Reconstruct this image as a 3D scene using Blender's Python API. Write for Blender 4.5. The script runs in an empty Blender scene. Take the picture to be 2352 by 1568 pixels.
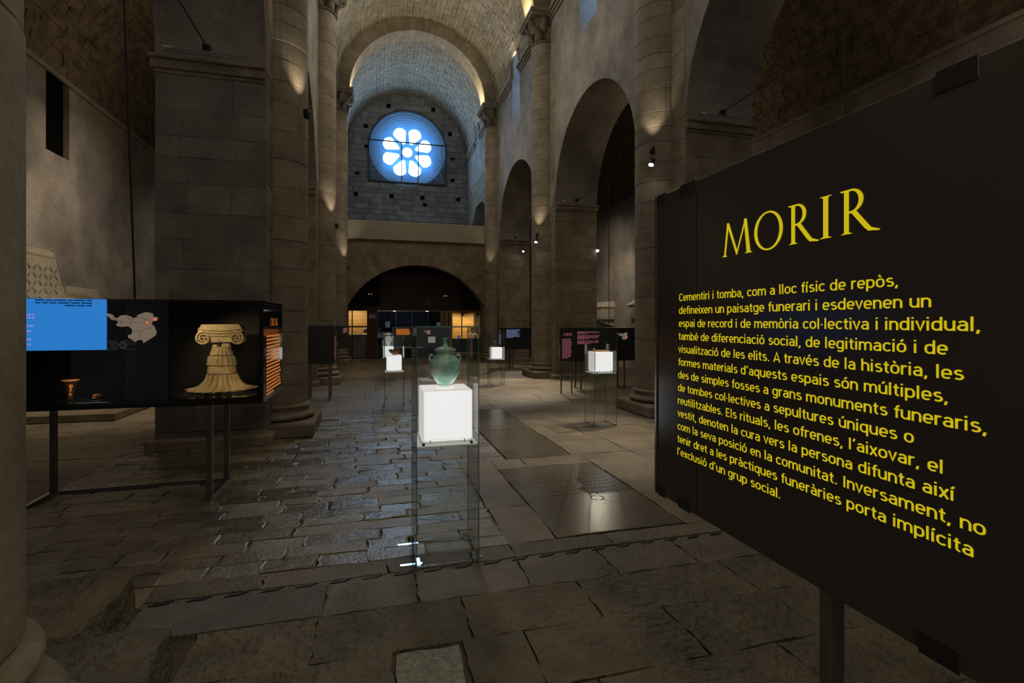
import bpy, bmesh, math, random
from mathutils import Vector, Matrix
R = math.radians
rnd = random.Random(7)
D = bpy.data; SC = bpy.context.scene; COL = SC.collection

# ------------------------------------------------------------------ camera
FPX, EYE, YAW = 1176.0, 1.6, 15.27
cam = D.cameras.new('camera'); co = D.objects.new('camera', cam); COL.objects.link(co)
co.location = (0, 0, EYE); co.rotation_euler = (R(90), 0, R(-YAW))
cam.sensor_width = 36; cam.lens = 18.0; cam.shift_y = -44/2352; cam.clip_start = .02
SC.camera = co
SC.view_settings.view_transform = 'Standard'; SC.view_settings.look = 'None'
SC.view_settings.gamma = 1; SC.view_settings.use_curve_mapping = False
SC.view_settings.exposure = 0.0
# ------------------------------------------------------------------ world: dim ambient fill, entering where the west end is left unbuilt
W = D.worlds.new('world'); SC.world = W; W.use_nodes = True
bg = W.node_tree.nodes['Background']; bg.inputs[0].default_value = (.80, .83, .92, 1); bg.inputs[1].default_value = .085

LK = {'urn_glow': 1, 'vitrine_glow': 1}
def light(name, kind, loc, power, color=(1, .8, .55), target=None, size=.3, size_y=None, angle=60, blend=.6, parent=None):
    L = D.lights.new(name, kind); L.energy = power*LK.get(name, 2.6); L.color = color
    if kind == 'AREA':
        L.size = size
        if size_y: L.shape = 'RECTANGLE'; L.size_y = size_y
    elif kind == 'SPOT':
        L.spot_size = R(angle); L.spot_blend = blend; L.shadow_soft_size = size
    else: L.shadow_soft_size = size
    o = D.objects.new(name, L); COL.objects.link(o); o.location = loc
    if target is not None:
        o.rotation_euler = (Vector(target)-Vector(loc)).to_track_quat('-Z', 'Y').to_euler()
    if parent: o.parent = parent; o.matrix_parent_inverse = parent.matrix_world.inverted()
    return o
XL, XR, XM = -1.35, 4.98, 1.815          # nave wall planes and axis
TW = 1.28                                # arcade wall thickness
XAL, XAR = -5.6, 9.2                     # aisle walls
PY = [1.6, 8.2, 14.45, 21.0]             # pier centres
HD = .82
YE = 27.5                                # end wall
WARM = (1, .80, .56); WARM2 = (1, .66, .36); BLUE = (.42, .68, 1)
# daylight through the rose window
light('rose_daylight', 'AREA', (XM, 27.2, 10.7), 34, BLUE, (XM, 15, 6.5), 2.6)
# indirect light on the vault from the cornice uplights
for k, (yy, pw) in enumerate([(4.5, 36), (11.3, 26), (17.7, 28), (24.2, 13)]):
    for xx, tx in ((XL+.35, XM+1.2), (XR-.35, XM-1.2)):
        light('cornice_light', 'AREA', (xx, yy, 10.75), pw, (1, .84, .58) if k < 3 else (.8, .9, 1), (tx, yy, 13.6), .25, 4.6)  # end bay pair tinted blue, standing in for bounced window light
# soft ambient fill added for nave and aisles
for yy, pw in ((3.5, 21), (11.3, 24), (18, 26)):
    light('nave_fill', 'AREA', (XM, yy, 9.6), pw, (1, .80, .58), (XM, yy+1.0, 0), 2.2)
light('nave_fill', 'AREA', (.8, -1.3, 3.6), 14, (1, .82, .52), (-1.0, 2.2, .9), 1.0)  # added warm fill behind the viewer for the near column and floor
light('nave_glint_fill', 'AREA', (1.40, 14.45, 11.2), 30, (1, .90, .70), (.25, 2.4, 0), 1.1)  # added out-of-view light for a glint and fill on the near floor
light('end_wall_fill', 'AREA', (XM, 22.6, 6.4), 12, (.62, .78, 1), (XM, 27.5, 9.0), 2.5)  # added bluish fill on the end wall, in place of bounced light
for yy, pw in ((4.9, 3), (11.3, 9), (17.7, 8)):
    light('aisle_fill', 'AREA', (-4.2, yy, 5.2), pw, (1, .78, .55), (-5.2, yy+.5, 2), .8)
    light('aisle_fill', 'AREA', (7.7, yy, 5.2), pw*.8, (1, .78, .55), (8.8, yy+.5, 2), .8)
for yy, pw in ((5, 5), (11.3, 5)):
    light('aisle_vault_light', 'AREA', (-3.3, yy, 5.4), pw*1.1, (1, .74, .48), (-4.8, yy, 8), .8)
    light('aisle_vault_light', 'AREA', (6.9, yy, 5.4), pw*.7, (1, .74, .48), (8.4, yy, 8), .8)

# ------------------------------------------------------------------ helpers
YR = R(YAW)
Fv = Vector((math.sin(YR), math.cos(YR), 0)); Rv = Vector((math.cos(YR), -math.sin(YR), 0))
def ray(u, v): return Fv + Rv*((u-1176)/FPX) + Vector((0, 0, (740-v)/FPX))
def atY(u, v, Y):
    r = ray(u, v); return Vector((0, 0, EYE)) + r*(Y/r.y)
def atX(u, v, X):
    r = ray(u, v); return Vector((0, 0, EYE)) + r*(X/r.x)
def proj(p):
    d = p[0]*Fv.x+p[1]*Fv.y
    if d < .05: return None
    c = p[0]*Rv.x+p[1]*Rv.y
    return (1176+FPX*c/d, 740-FPX*(p[2]-EYE)/d, d)
def inview(p, m=60):
    q = proj(p); return q is not None and -m < q[0] < 2352+m and -m < q[1] < 1568+m

def tag(o, label=None, cat=None, group=None, kind=None):
    if label: o['label'] = label
    if cat: o['category'] = cat
    if group: o['group'] = group
    if kind: o['kind'] = kind
    return o
def link(name, me, mat=None, parent=None, smooth=False):
    o = D.objects.new(name, me); COL.objects.link(o)
    if mat is not None:
        for m in (mat if isinstance(mat, (list, tuple)) else [mat]): me.materials.append(m)
    if smooth: me.polygons.foreach_set('use_smooth', [True]*len(me.polygons))
    if parent: o.parent = parent
    return o
def mesh(name, V, F, mat=None, parent=None, smooth=False, mi=None):
    me = D.meshes.new(name); me.from_pydata([tuple(v) for v in V], [], F); me.update()
    o = link(name, me, mat, parent, smooth)
    if mi: me.polygons.foreach_set('material_index', mi)
    return o
def empty(name, loc, label=None, cat=None, group=None, rz=0, kind=None):
    o = D.objects.new(name, None); COL.objects.link(o); o.location = loc; o.rotation_euler = (0, 0, rz)
    o.empty_display_size = .1
    return tag(o, label, cat, group, kind)
class MB:
    def __init__(s): s.V = []; s.F = []; s.M = []
    def add(s, V, F, m=0):
        n = len(s.V); s.V += [tuple(v) for v in V]; s.F += [tuple(i+n for i in f) for f in F]; s.M += [m]*len(F)
        return s
    def box(s, x0, x1, y0, y1, z0, z1, m=0):
        V = [(x, y, z) for z in (z0, z1) for y in (y0, y1) for x in (x0, x1)]
        F = [(0, 2, 3, 1), (4, 5, 7, 6), (0, 1, 5, 4), (2, 6, 7, 3), (0, 4, 6, 2), (1, 3, 7, 5)]
        return s.add(V, F, m)
    def bbox(s, x0, x1, y0, y1, z0, z1, b=.01, m=0):
        'box with chamfered edges'
        bm = bmesh.new(); bmesh.ops.create_cube(bm, size=1)
        for v in bm.verts: v.co = ((x0+x1)/2+v.co.x*(x1-x0), (y0+y1)/2+v.co.y*(y1-y0), (z0+z1)/2+v.co.z*(z1-z0))
        b = min(b, (x1-x0)/3, (y1-y0)/3, (z1-z0)/3)
        bmesh.ops.bevel(bm, geom=bm.edges[:], offset=b, segments=1, affect='EDGES')
        bm.verts.ensure_lookup_table()
        s.add([v.co[:] for v in bm.verts], [[v.index for v in f.verts] for f in bm.faces], m); bm.free(); return s
    def tube(s, pts, r, n=10, m=0, cap=True):
        pts = [Vector(p) for p in pts]; rings = []; rr = r if isinstance(r, (list, tuple)) else [r]*len(pts)
        up = None
        for i, p in enumerate(pts):
            t = (pts[min(i+1, len(pts)-1)]-pts[max(i-1, 0)]).normalized()
            if up is None: up = Vector((0, 0, 1)) if abs(t.z) < .9 else Vector((1, 0, 0))
            a = t.cross(up).normalized(); b = a.cross(t).normalized(); up = b
            rings.append([p+(a*math.cos(2*math.pi*k/n)+b*math.sin(2*math.pi*k/n))*rr[i] for k in range(n)])
        V = [v for g in rings for v in g]; F = []
        for i in range(len(pts)-1):
            for k in range(n):
                F.append((i*n+k, i*n+(k+1) % n, (i+1)*n+(k+1) % n, (i+1)*n+k))
        if cap: F.append(tuple(range(n))[::-1]); F.append(tuple((len(pts)-1)*n+k for k in range(n)))
        return s.add(V, F, m)
    def lathe(s, prof, c=(0, 0, 0), n=24, m=0, fn=None, cap=True):
        V = []; F = []
        for j, (r, z) in enumerate(prof):
            for k in range(n):
                a = 2*math.pi*k/n; q = r*(fn(a, z) if fn else 1)
                V.append((c[0]+q*math.cos(a), c[1]+q*math.sin(a), c[2]+z))
        for j in range(len(prof)-1):
            for k in range(n):
                F.append((j*n+k, j*n+(k+1) % n, (j+1)*n+(k+1) % n, (j+1)*n+k))
        if cap: F.append(tuple(range(n))[::-1]); F.append(tuple((len(prof)-1)*n+k for k in range(n)))
        return s.add(V, F, m)
    def build(s, name, mat, parent=None, smooth=False):
        o = mesh(name, s.V, s.F, mat, parent, smooth, s.M if isinstance(mat, (list, tuple)) else None)
        return o
def boolean(o, cutters):
    'cuts the closed meshes out of o and bakes the result'
    for c in cutters:
        m = o.modifiers.new('b', 'BOOLEAN'); m.operation = 'DIFFERENCE'; m.object = c; m.solver = 'EXACT'
    dg = bpy.context.evaluated_depsgraph_get(); me = D.meshes.new_from_object(o.evaluated_get(dg))
    o.modifiers.clear(); o.data = me
    for c in cutters: D.objects.remove(c)
def prism(pts, a0, a1, axis='x', pts2=None):
    'closed prism from an outline; axis x: pts are (y,z)'
    n = len(pts); q = pts2 or pts
    f = (lambda p, a: (a, p[0], p[1])) if axis == 'x' else (lambda p, a: (p[0], a, p[1]))
    V = [f(p, a0) for p in pts]+[f(p, a1) for p in q]
    F = [tuple(range(n)), tuple(range(2*n-1, n-1, -1))]+[(i, i+n, (i+1) % n+n, (i+1) % n) for i in range(n)]
    me = D.meshes.new('cut'); me.from_pydata(V, [], F)
    bm = bmesh.new(); bm.from_mesh(me); bmesh.ops.recalc_face_normals(bm, faces=bm.faces); bm.to_mesh(me); bm.free()
    o = D.objects.new('cut', me); COL.objects.link(o); return o
def archpts(y0, y1, zb, zs, n=24):
    c = (y0+y1)/2; r = (y1-y0)/2
    return [(y0, zb), (y1, zb)]+[(c+r*math.cos(math.pi*k/n), zs+r*math.sin(math.pi*k/n)) for k in range(n+1)]

# ------------------------------------------------------------------ materials
def mat(name): 
    m = D.materials.new(name); m.use_nodes = True; return m, m.node_tree, m.node_tree.nodes['Principled BSDF']
def plain(name, col, rough=.5, metal=0, emit=0, ecol=None, spec=.5, coat=0):
    m, t, b = mat(name)
    b.inputs['Base Color'].default_value = (*col, 1); b.inputs['Roughness'].default_value = rough
    b.inputs['Metallic'].default_value = metal; b.inputs['Specular IOR Level'].default_value = spec
    b.inputs['Coat Weight'].default_value = coat
    if emit:
        b.inputs['Emission Color'].default_value = (*(ecol or col), 1); b.inputs['Emission Strength'].default_value = emit
    return m
def stone(name, c1, c2, scale=2.0, bump=.3, rough=.8, rough2=None, spec=.3, fine=28, detail_bump=.5, var=.25, dist=.03, rrand=0):
    m, t, b = mat(name); N = t.nodes; L = t.links
    tc = N.new('ShaderNodeNewGeometry'); oi = N.new('ShaderNodeObjectInfo')
    n1 = N.new('ShaderNodeTexNoise'); n1.inputs['Scale'].default_value = scale; n1.inputs['Detail'].default_value = 8; n1.inputs['Roughness'].default_value = .65
    L.new(tc.outputs['Position'], n1.inputs['Vector'])
    cr = N.new('ShaderNodeValToRGB'); e = cr.color_ramp.elements
    e[0].position = .33; e[0].color = (*c1, 1); e[1].position = .68; e[1].color = (*c2, 1)
    L.new(n1.outputs['Fac'], cr.inputs[0])
    hs = N.new('ShaderNodeHueSaturation')
    mr = N.new('ShaderNodeMapRange'); mr.inputs[3].default_value = 1-var; mr.inputs[4].default_value = 1+var
    L.new(oi.outputs['Random'], mr.inputs[0]); L.new(mr.outputs[0], hs.inputs['Value']); L.new(cr.outputs[0], hs.inputs['Color'])
    n2 = N.new('ShaderNodeTexNoise'); n2.inputs['Scale'].default_value = fine; n2.inputs['Detail'].default_value = 6
    L.new(tc.outputs['Position'], n2.inputs['Vector'])
    mx = N.new('ShaderNodeMixRGB'); mx.blend_type = 'MULTIPLY'; mx.inputs[0].default_value = .45
    L.new(hs.outputs[0], mx.inputs[1]); L.new(n2.outputs['Fac'], mx.inputs[2])
    L.new(mx.outputs[0], b.inputs['Base Color'])
    ad = N.new('ShaderNodeMath'); ad.operation = 'MULTIPLY_ADD'; ad.inputs[1].default_value = detail_bump
    L.new(n2.outputs['Fac'], ad.inputs[0]); L.new(n1.outputs['Fac'], ad.inputs[2])
    bp = N.new('ShaderNodeBump'); bp.inputs['Strength'].default_value = bump; bp.inputs['Distance'].default_value = dist
    L.new(ad.outputs[0], bp.inputs['Height']); L.new(bp.outputs[0], b.inputs['Normal'])
    b.inputs['Specular IOR Level'].default_value = spec
    if rough2 is None: b.inputs['Roughness'].default_value = rough
    else:
        r = N.new('ShaderNodeMapRange'); r.inputs[3].default_value = rough; r.inputs[4].default_value = rough2
        L.new(n2.outputs['Fac'], r.inputs[0]); r.inputs[1].default_value = .3; r.inputs[2].default_value = .7
        if rrand:
            q = N.new('ShaderNodeMath'); q.operation = 'MULTIPLY_ADD'; q.inputs[1].default_value = rrand; L.new(oi.outputs['Random'], q.inputs[0]); L.new(r.outputs[0], q.inputs[2]); L.new(q.outputs[0], b.inputs['Roughness'])
        else: L.new(r.outputs[0], b.inputs['Roughness'])
    return m
M = {}
M['wall'] = stone('plastered_stone', (.17, .16, .145), (.37, .34, .30), 1.1, .5, .9, fine=22, var=.03, dist=.02)
M['block'] = stone('ashlar', (.18, .15, .105), (.34, .29, .215), 2.2, .5, .88, fine=30, var=.16, dist=.012)
M['dark_block'] = stone('dark_ashlar', (.15, .145, .135), (.27, .255, .235), 2.2, .5, .88, fine=30, var=.14, dist=.012)
M['mortar'] = stone('mortar', (.14, .12, .10), (.24, .21, .18), 3, .4, .95, fine=40, var=0)
M['column'] = stone('column_stone', (.21, .18, .13), (.37, .32, .245), 2.5, .4, .85, fine=34, var=.10, dist=.01)
M['vault'] = stone('vault_rubble', (.25, .225, .18), (.42, .38, .305), 2.4, .8, .92, fine=24, var=.15, dist=.04)
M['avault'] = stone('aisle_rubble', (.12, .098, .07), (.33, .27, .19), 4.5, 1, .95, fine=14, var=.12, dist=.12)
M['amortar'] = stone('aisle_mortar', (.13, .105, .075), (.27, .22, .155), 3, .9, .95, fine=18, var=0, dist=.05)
M['vmortar'] = stone('vault_mortar', (.20, .18, .14), (.34, .30, .23), 3, .7, .95, fine=30, var=0)
M['panel'] = plain('lettered_panel_black', (.085, .074, .072), .2)
M['greycase'] = plain('grey_black_case', (.035, .037, .042), .25)
M['carved'] = stone('carved_stone', (.13, .105, .08), (.26, .215, .165), 9, .7, .9, fine=60, var=.06)
M['cobble'] = stone('cobble', (.13, .112, .078), (.27, .235, .17), 5, .8, .08, .26, spec=1.0, fine=34, var=.25, dist=.014, rrand=.38)
M['slab'] = stone('floor_slab', (.15, .122, .085), (.29, .24, .17), 2.0, .6, .38, .62, spec=.45, fine=34, var=.14, dist=.010)
M['rough_slab'] = stone('rough_slab', (.120, .100, .060), (.255, .215, .138), 3.0, 1, .40, .68, spec=.5, fine=20, var=.10, dist=.11)
M['smooth_slab'] = stone('smooth_slab', (.125, .112, .085), (.20, .18, .14), 2.0, .25, .20, .28, spec=1.0, fine=60, var=.05, dist=.004)
M['gloss_slab'] = stone('glossy_slab', (.30, .295, .265), (.66, .65, .58), 30, 1, .10, .34, spec=1.0, fine=90, var=0, dist=.02)  # pale mottled base colour paints part of this slab's bright highlight
M['kerb'] = stone('kerb_stone', (.12, .10, .072), (.24, .205, .15), 2.8, .8, .42, .65, spec=.45, fine=40, var=.12, dist=.03)
M['bed'] = stone('floor_bedding', (.075, .06, .042), (.15, .12, .088), 5, .6, .8, fine=40, var=0)
M['plaster'] = plain('olive_plaster', (.27, .26, .20), .85)
M['sarc'] = stone('pale_tomb_stone', (.40, .36, .30), (.55, .50, .42), 5, .3, .9, fine=40, var=.05)
M['lattice'] = stone('pale_relief', (.40, .36, .28), (.52, .47, .37), 5, .3, .9, fine=40, var=.02)
M['black'] = plain('black_gloss', (.012, .012, .013), .06, spec=.5)
M['blackm'] = plain('black_matte', (.010, .010, .011), .6)
M['frame'] = plain('dark_steel', (.26, .26, .28), .25, .9)
M['chrome'] = plain('chrome', (.75, .78, .82), .10, 1)
M['void'] = plain('painted_hole_shade', (.004, .004, .004), .95, spec=0)  # flat black that paints the shade in wall holes and window niche
M['lit'] = plain('light_box', (.5, .5, .5), .4, 0, .84, (1, .98, .995))
M['litside'] = plain('light_box_rim', (.6, .54, .52), .4, 0, .56, (1, .90, .86))
M['tray'] = plain('white_tray', (.7, .72, .68), .4, 0, .12, (.9, 1, .95))
M['gedge'] = plain('glass_edge', (.07, .17, .13), .25)
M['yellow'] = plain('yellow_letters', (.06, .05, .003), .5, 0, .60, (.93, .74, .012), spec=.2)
M['screen'] = plain('blue_screen', (.02, .10, .3), .3, 0, .62, (.035, .29, .88))
M['screen2'] = plain('screen_text_dark', (.0, .03, .12), .4, 0, .2, (.01, .12, .45))
M['screen3'] = plain('screen_text_pink', (.3, .2, .5), .4, 0, .5, (.55, .40, .95))
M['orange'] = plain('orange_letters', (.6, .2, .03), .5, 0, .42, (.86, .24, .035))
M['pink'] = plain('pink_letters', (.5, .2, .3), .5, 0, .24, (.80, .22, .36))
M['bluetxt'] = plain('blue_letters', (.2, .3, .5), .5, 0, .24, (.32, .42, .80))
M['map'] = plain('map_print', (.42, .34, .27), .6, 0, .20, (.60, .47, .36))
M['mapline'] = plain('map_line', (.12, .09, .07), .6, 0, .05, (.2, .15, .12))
M['red'] = plain('red_dot', (.6, .05, .02), .4, 0, 1.2, (1, .09, .03))
M['greyprint'] = plain('grey_print', (.3, .3, .28), .6, 0, .12, (.5, .5, .46))
M['lamp'] = plain('lamp_lens', (1, 1, 1), .3, 0, 40, (1, .97, .90))
M['lampdim'] = plain('lamp_lens_small', (1, 1, 1), .3, 0, 2, (.7, .8, 1))
M['window'] = plain('daylight_pane', (1, 1, 1), .3, 0, 20, (.46, .74, 1))
M['window2'] = plain('slit_daylight_pane', (.5, .6, .7), .3, 0, 26, (.40, .66, 1))
M['tracery'] = stone('tracery_stone', (.20, .22, .24), (.34, .36, .38), 6, .3, .8, fine=40, var=0)
M['jamb'] = stone('window_reveal', (.30, .31, .32), (.44, .45, .46), 4, .3, .8, fine=40, var=0)
M['redwood'] = plain('dark_red_wood', (.05, .016, .010), .5)
M['person_shirt'] = plain('white_shirt', (.62, .58, .62), .8)
M['skin'] = plain('skin', (.45, .28, .20), .6)
M['hairg'] = plain('grey_hair', (.25, .25, .25), .8)
M['hairb'] = plain('dark_hair', (.03, .025, .02), .8)
M['counter'] = plain('grey_counter', (.20, .205, .19), .35)
M['blueobj'] = plain('blue_plastic', (.03, .2, .7), .4, 0, .15, (.05, .35, 1))
M['paper'] = plain('paper', (.35, .42, .52), .7, 0, .05, (.4, .6, 1))
def wood(name, c1, c2, s=3):
    m, t, b = mat(name); N = t.nodes; L = t.links
    g = N.new('ShaderNodeNewGeometry'); mp = N.new('ShaderNodeMapping'); mp.inputs['Scale'].default_value = (s*.3, s*.3, s*4)
    n = N.new('ShaderNodeTexNoise'); n.inputs['Detail'].default_value = 6; n.inputs['Scale'].default_value = 2
    cr = N.new('ShaderNodeValToRGB'); cr.color_ramp.elements[0].color = (*c1, 1); cr.color_ramp.elements[1].color = (*c2, 1)
    cr.color_ramp.elements[0].position = .3; cr.color_ramp.elements[1].position = .7
    L.new(g.outputs['Position'], mp.inputs[0]); L.new(mp.outputs[0], n.inputs[0]); L.new(n.outputs['Fac'], cr.inputs[0]); L.new(cr.outputs[0], b.inputs['Base Color'])
    b.inputs['Roughness'].default_value = .5; return m
M['wood'] = wood('oak_boards', (.30, .17, .055), (.48, .29, .10))
M['brown'] = wood('brown_boards', (.045, .018, .008), (.09, .035, .015))
def glass(name, tint=(.978, .992, .985), ior=1.45, haze=0, fcol=(.2, .5, 1), rough=.0):
    m, t, b = mat(name); N = t.nodes; L = t.links; out = N['Material Output']; N.remove(b)
    tr = N.new('ShaderNodeBsdfTransparent'); tr.inputs[0].default_value = (*tint, 1)
    gl = N.new('ShaderNodeBsdfGlossy'); gl.inputs['Roughness'].default_value = rough
    lw = N.new('ShaderNodeLayerWeight'); lw.inputs['Blend'].default_value = .5
    pw = N.new('ShaderNodeMath'); pw.operation = 'POWER'; pw.inputs[1].default_value = 5; L.new(lw.outputs['Facing'], pw.inputs[0])
    fr = N.new('ShaderNodeMath'); fr.operation = 'MULTIPLY_ADD'; f0 = ((ior-1)/(ior+1))**2; fr.inputs[1].default_value = 1-f0; fr.inputs[2].default_value = f0; L.new(pw.outputs[0], fr.inputs[0])
    mx = N.new('ShaderNodeMixShader'); L.new(fr.outputs[0], mx.inputs[0]); L.new(tr.outputs[0], mx.inputs[1]); L.new(gl.outputs[0], mx.inputs[2])
    if haze:
        tl = N.new('ShaderNodeBsdfTranslucent'); tl.inputs[0].default_value = (*fcol, 1)
        m2 = N.new('ShaderNodeMixShader'); m2.inputs[0].default_value = haze
        L.new(mx.outputs[0], m2.inputs[1]); L.new(tl.outputs[0], m2.inputs[2]); L.new(m2.outputs[0], out.inputs[0])
    else: L.new(mx.outputs[0], out.inputs[0])
    return m
M['glass'] = glass('case_glass'); M['rosepane'] = glass('bloom_tinted_glass', (.80, .90, .96), 1.4, .15, (.14, .46, 1.0))  # blue translucence of the rose pane imitates bloom around the bright petals
M['doorglass'] = glass('door_glass', (.35, .42, .48), 1.5)
M['darkglass'] = glass('smoked_glass', (.93, .93, .92), 1.4)
def vase_mat():
    m, t, b = mat('ancient_green_glass'); N = t.nodes; L = t.links
    g = N.new('ShaderNodeNewGeometry'); n = N.new('ShaderNodeTexNoise'); n.inputs['Scale'].default_value = 14; n.inputs['Detail'].default_value = 8
    n.inputs['Distortion'].default_value = 1.2
    cr = N.new('ShaderNodeValToRGB'); e = cr.color_ramp.elements; e[0].color = (.19, .36, .29, 1); e[0].position = .38
    e[1].color = (.52, .55, .42, 1); e[1].position = .66; x = e.new(.5); x.color = (.30, .48, .40, 1)
    L.new(g.outputs['Position'], n.inputs[0]); L.new(n.outputs['Fac'], cr.inputs[0]); L.new(cr.outputs[0], b.inputs['Base Color'])
    bp = N.new('ShaderNodeBump'); bp.inputs['Strength'].default_value = .5; bp.inputs['Distance'].default_value = .01
    L.new(n.outputs['Fac'], bp.inputs['Height']); L.new(bp.outputs[0], b.inputs['Normal'])
    b.inputs['Roughness'].default_value = .28; b.inputs['Transmission Weight'].default_value = .2; b.inputs['IOR'].default_value = 1.3
    b.inputs['Subsurface Weight'].default_value = .5; b.inputs['Subsurface Radius'].default_value = (.05, .09, .07); b.inputs['Subsurface Scale'].default_value = .6
    return m
M['vase'] = vase_mat()
M['terra'] = stone('terracotta', (.38, .17, .06), (.55, .28, .11), 30, .3, .7, fine=80, var=0)
M['glaze'] = plain('black_glaze', (.02, .012, .008), .2)
M['marble'] = stone('ancient_limestone', (.50, .38, .23), (.74, .60, .40), 16, .8, .85, fine=90, var=.05, dist=.008)
# ------------------------------------------------------------------ pieces of masonry
def pieces(parent, name, P, mats, maxn=300, label=None):
    '''P: list of (verts, faces, centre, size, material key). The largest in view become parts, the rest one stuff part.'''
    sc = []
    for i, p in enumerate(P):
        q = proj(p[2]); s = 0
        if q and inview(p[2], 40): s = p[3]/q[2]
        sc.append((-s, i))
    sc.sort(); keep = [i for s, i in sc[:maxn] if s < 0]; ks = set(keep)
    for i in keep:
        V, F, c, s, mk = P[i]; c = Vector(c)
        o = mesh(name, [Vector(v)-c for v in V], F, mats[mk], parent); o.location = c
    rest = {}
    for i, p in enumerate(P):
        if i not in ks: rest.setdefault(p[4], MB()).add(p[0], p[1])
    for mk, b in rest.items():
        o = b.build('far_'+name, mats[mk], parent); o['kind'] = 'stuff'
def piece(mapf, s0, s1, t0, t1, h, mk, gap=.006, jit=.004, n=1, bev=.012, tilt=.0):
    'one stone: outline in (s,t), raised by h along the surface normal; mapf(s,t,h)->xyz'
    def side(a, b): return [(a[0]+(b[0]-a[0])*k/n, a[1]+(b[1]-a[1])*k/n) for k in range(n)]
    c = [(s0+gap, t0+gap), (s1-gap, t0+gap), (s1-gap, t1-gap), (s0+gap, t1-gap)]
    o = side(c[0], c[1])+side(c[1], c[2])+side(c[2], c[3])+side(c[3], c[0])
    o = [(a+rnd.uniform(-jit, jit), b+rnd.uniform(-jit, jit)) for a, b in o]
    cs, ct = (s0+s1)/2, (t0+t1)/2; b = min(bev, (s1-s0)*.25, (t1-t0)*.25)
    fs = 1-2*b/(s1-s0); ft = 1-2*b/(t1-t0)
    tx, ty = rnd.uniform(-tilt, tilt), rnd.uniform(-tilt, tilt)
    N = len(o)
    V = [mapf(a, q, -.02) for a, q in o]+[mapf(a, q, h*.55) for a, q in o]+[mapf(cs+(a-cs)*fs, ct+(q-ct)*ft, h+(a-cs)*tx+(q-ct)*ty) for a, q in o]
    F = [(i, (i+1) % N, (i+1) % N+N, i+N) for i in range(N)]+[(i+N, (i+1) % N+N, (i+1) % N+2*N, i+2*N) for i in range(N)]+[tuple(range(2*N, 3*N))]
    return (V, F, mapf(cs, ct, 0), (s1-s0)+(t1-t0), mk)
def ashlar(mapf, s0, s1, t0, t1, rh, wmin, wmax, mk, h=.012, hj=.006, gap=.005, skip=None, **k):
    P = []; t = t0
    while t < t1-.02:
        r = rnd.choice(rh) if isinstance(rh, (list, tuple)) else rh*rnd.uniform(.9, 1.12)
        te = t+r if t+r*1.5 < t1 else t1
        s = s0
        first = True
        while s < s1-.02:
            w = rnd.uniform(wmin, wmax)*(rnd.uniform(.4, .9) if first else 1); first = False
            se = s+w if s+w*1.4 < s1 else s1
            segs = [(s, se)]
            if skip: segs = skip(s, se, t, te)
            for a, b in segs:
                if b-a > .03: P.append(piece(mapf, a, b, t, te, h+rnd.uniform(-hj, hj), mk, gap=gap, **k))
            s = se
        t = te
    return P

# ------------------------------------------------------------------ arcade walls with their windows
def arcade(name, X0, X1, side):
    inner = X0 if side > 0 else X1; outer = X1 if side > 0 else X0
    o = MB().box(X0, X1, -1.5, YE+.4, -.1, 11.35).build(name, M['wall']); tag(o, kind='structure')
    cut = []
    ys = [PY[0]-6.4]+PY+[YE+.8]
    springs = [4.9, 4.9, 4.9, 4.9, 4.9]
    for i in range(1, 5):
        a = PY[i-1]+HD; b = (PY[i]-HD) if i < 4 else YE-.75
        cut.append(prism(archpts(a, b, -.3, springs[i]), X0-.3, X1+.3))
    # splayed windows: wide inside, narrow outside
    for yc in (4.9, 11.35, 17.72, 24.5):
        d = .5 if yc < 20 else .36
        sgn = 1 if side > 0 else -1
        ih = archpts(yc-d, yc+d, 8.75, 10.75, 14); oh = archpts(yc-.16, yc+.16, 9.3, 10.6, 14)
        a0 = inner-sgn*.02; a1 = outer+sgn*.05
        cut.append(prism(ih, a0, a1, 'x', oh))
    boolean(o, cut)
    o.data.materials.clear(); o.data.materials.append(M['wall']); o.data.materials.append(M['jamb'])
    # window reveals get the paler stone
    for p in o.data.polygons:
        c = p.center
        if c.z > 8.7 and X0+.02 < c.x < X1-.02 and c.z < 11.3 and -1 < c.y < YE: p.material_index = 1
    return o
wl = arcade('wall_left', XL-TW, XL, -1)
wr = arcade('wall_right', XR, XR+TW, 1)
wi = 2
for sx, X0 in ((-1, XL-TW), (1, XR+TW)):
    for yc in (4.9, 11.35, 17.72, 24.5):
        x = X0+sx*.0
        b = MB(); pts = archpts(yc-.17, yc+.17, 9.28, 10.6, 10); n = len(pts)
        b.add([(x-sx*.03, p[0], p[1]) for p in pts]+[(x-sx*.01, p[0], p[1]) for p in pts], [tuple(range(n)), tuple(range(2*n-1, n-1, -1))]+[(i, (i+1) % n, (i+1) % n+n, i+n) for i in range(n)])
        w = b.build('window_%d' % wi, M['window2']); tag(w, kind='structure'); wi += 1

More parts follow.
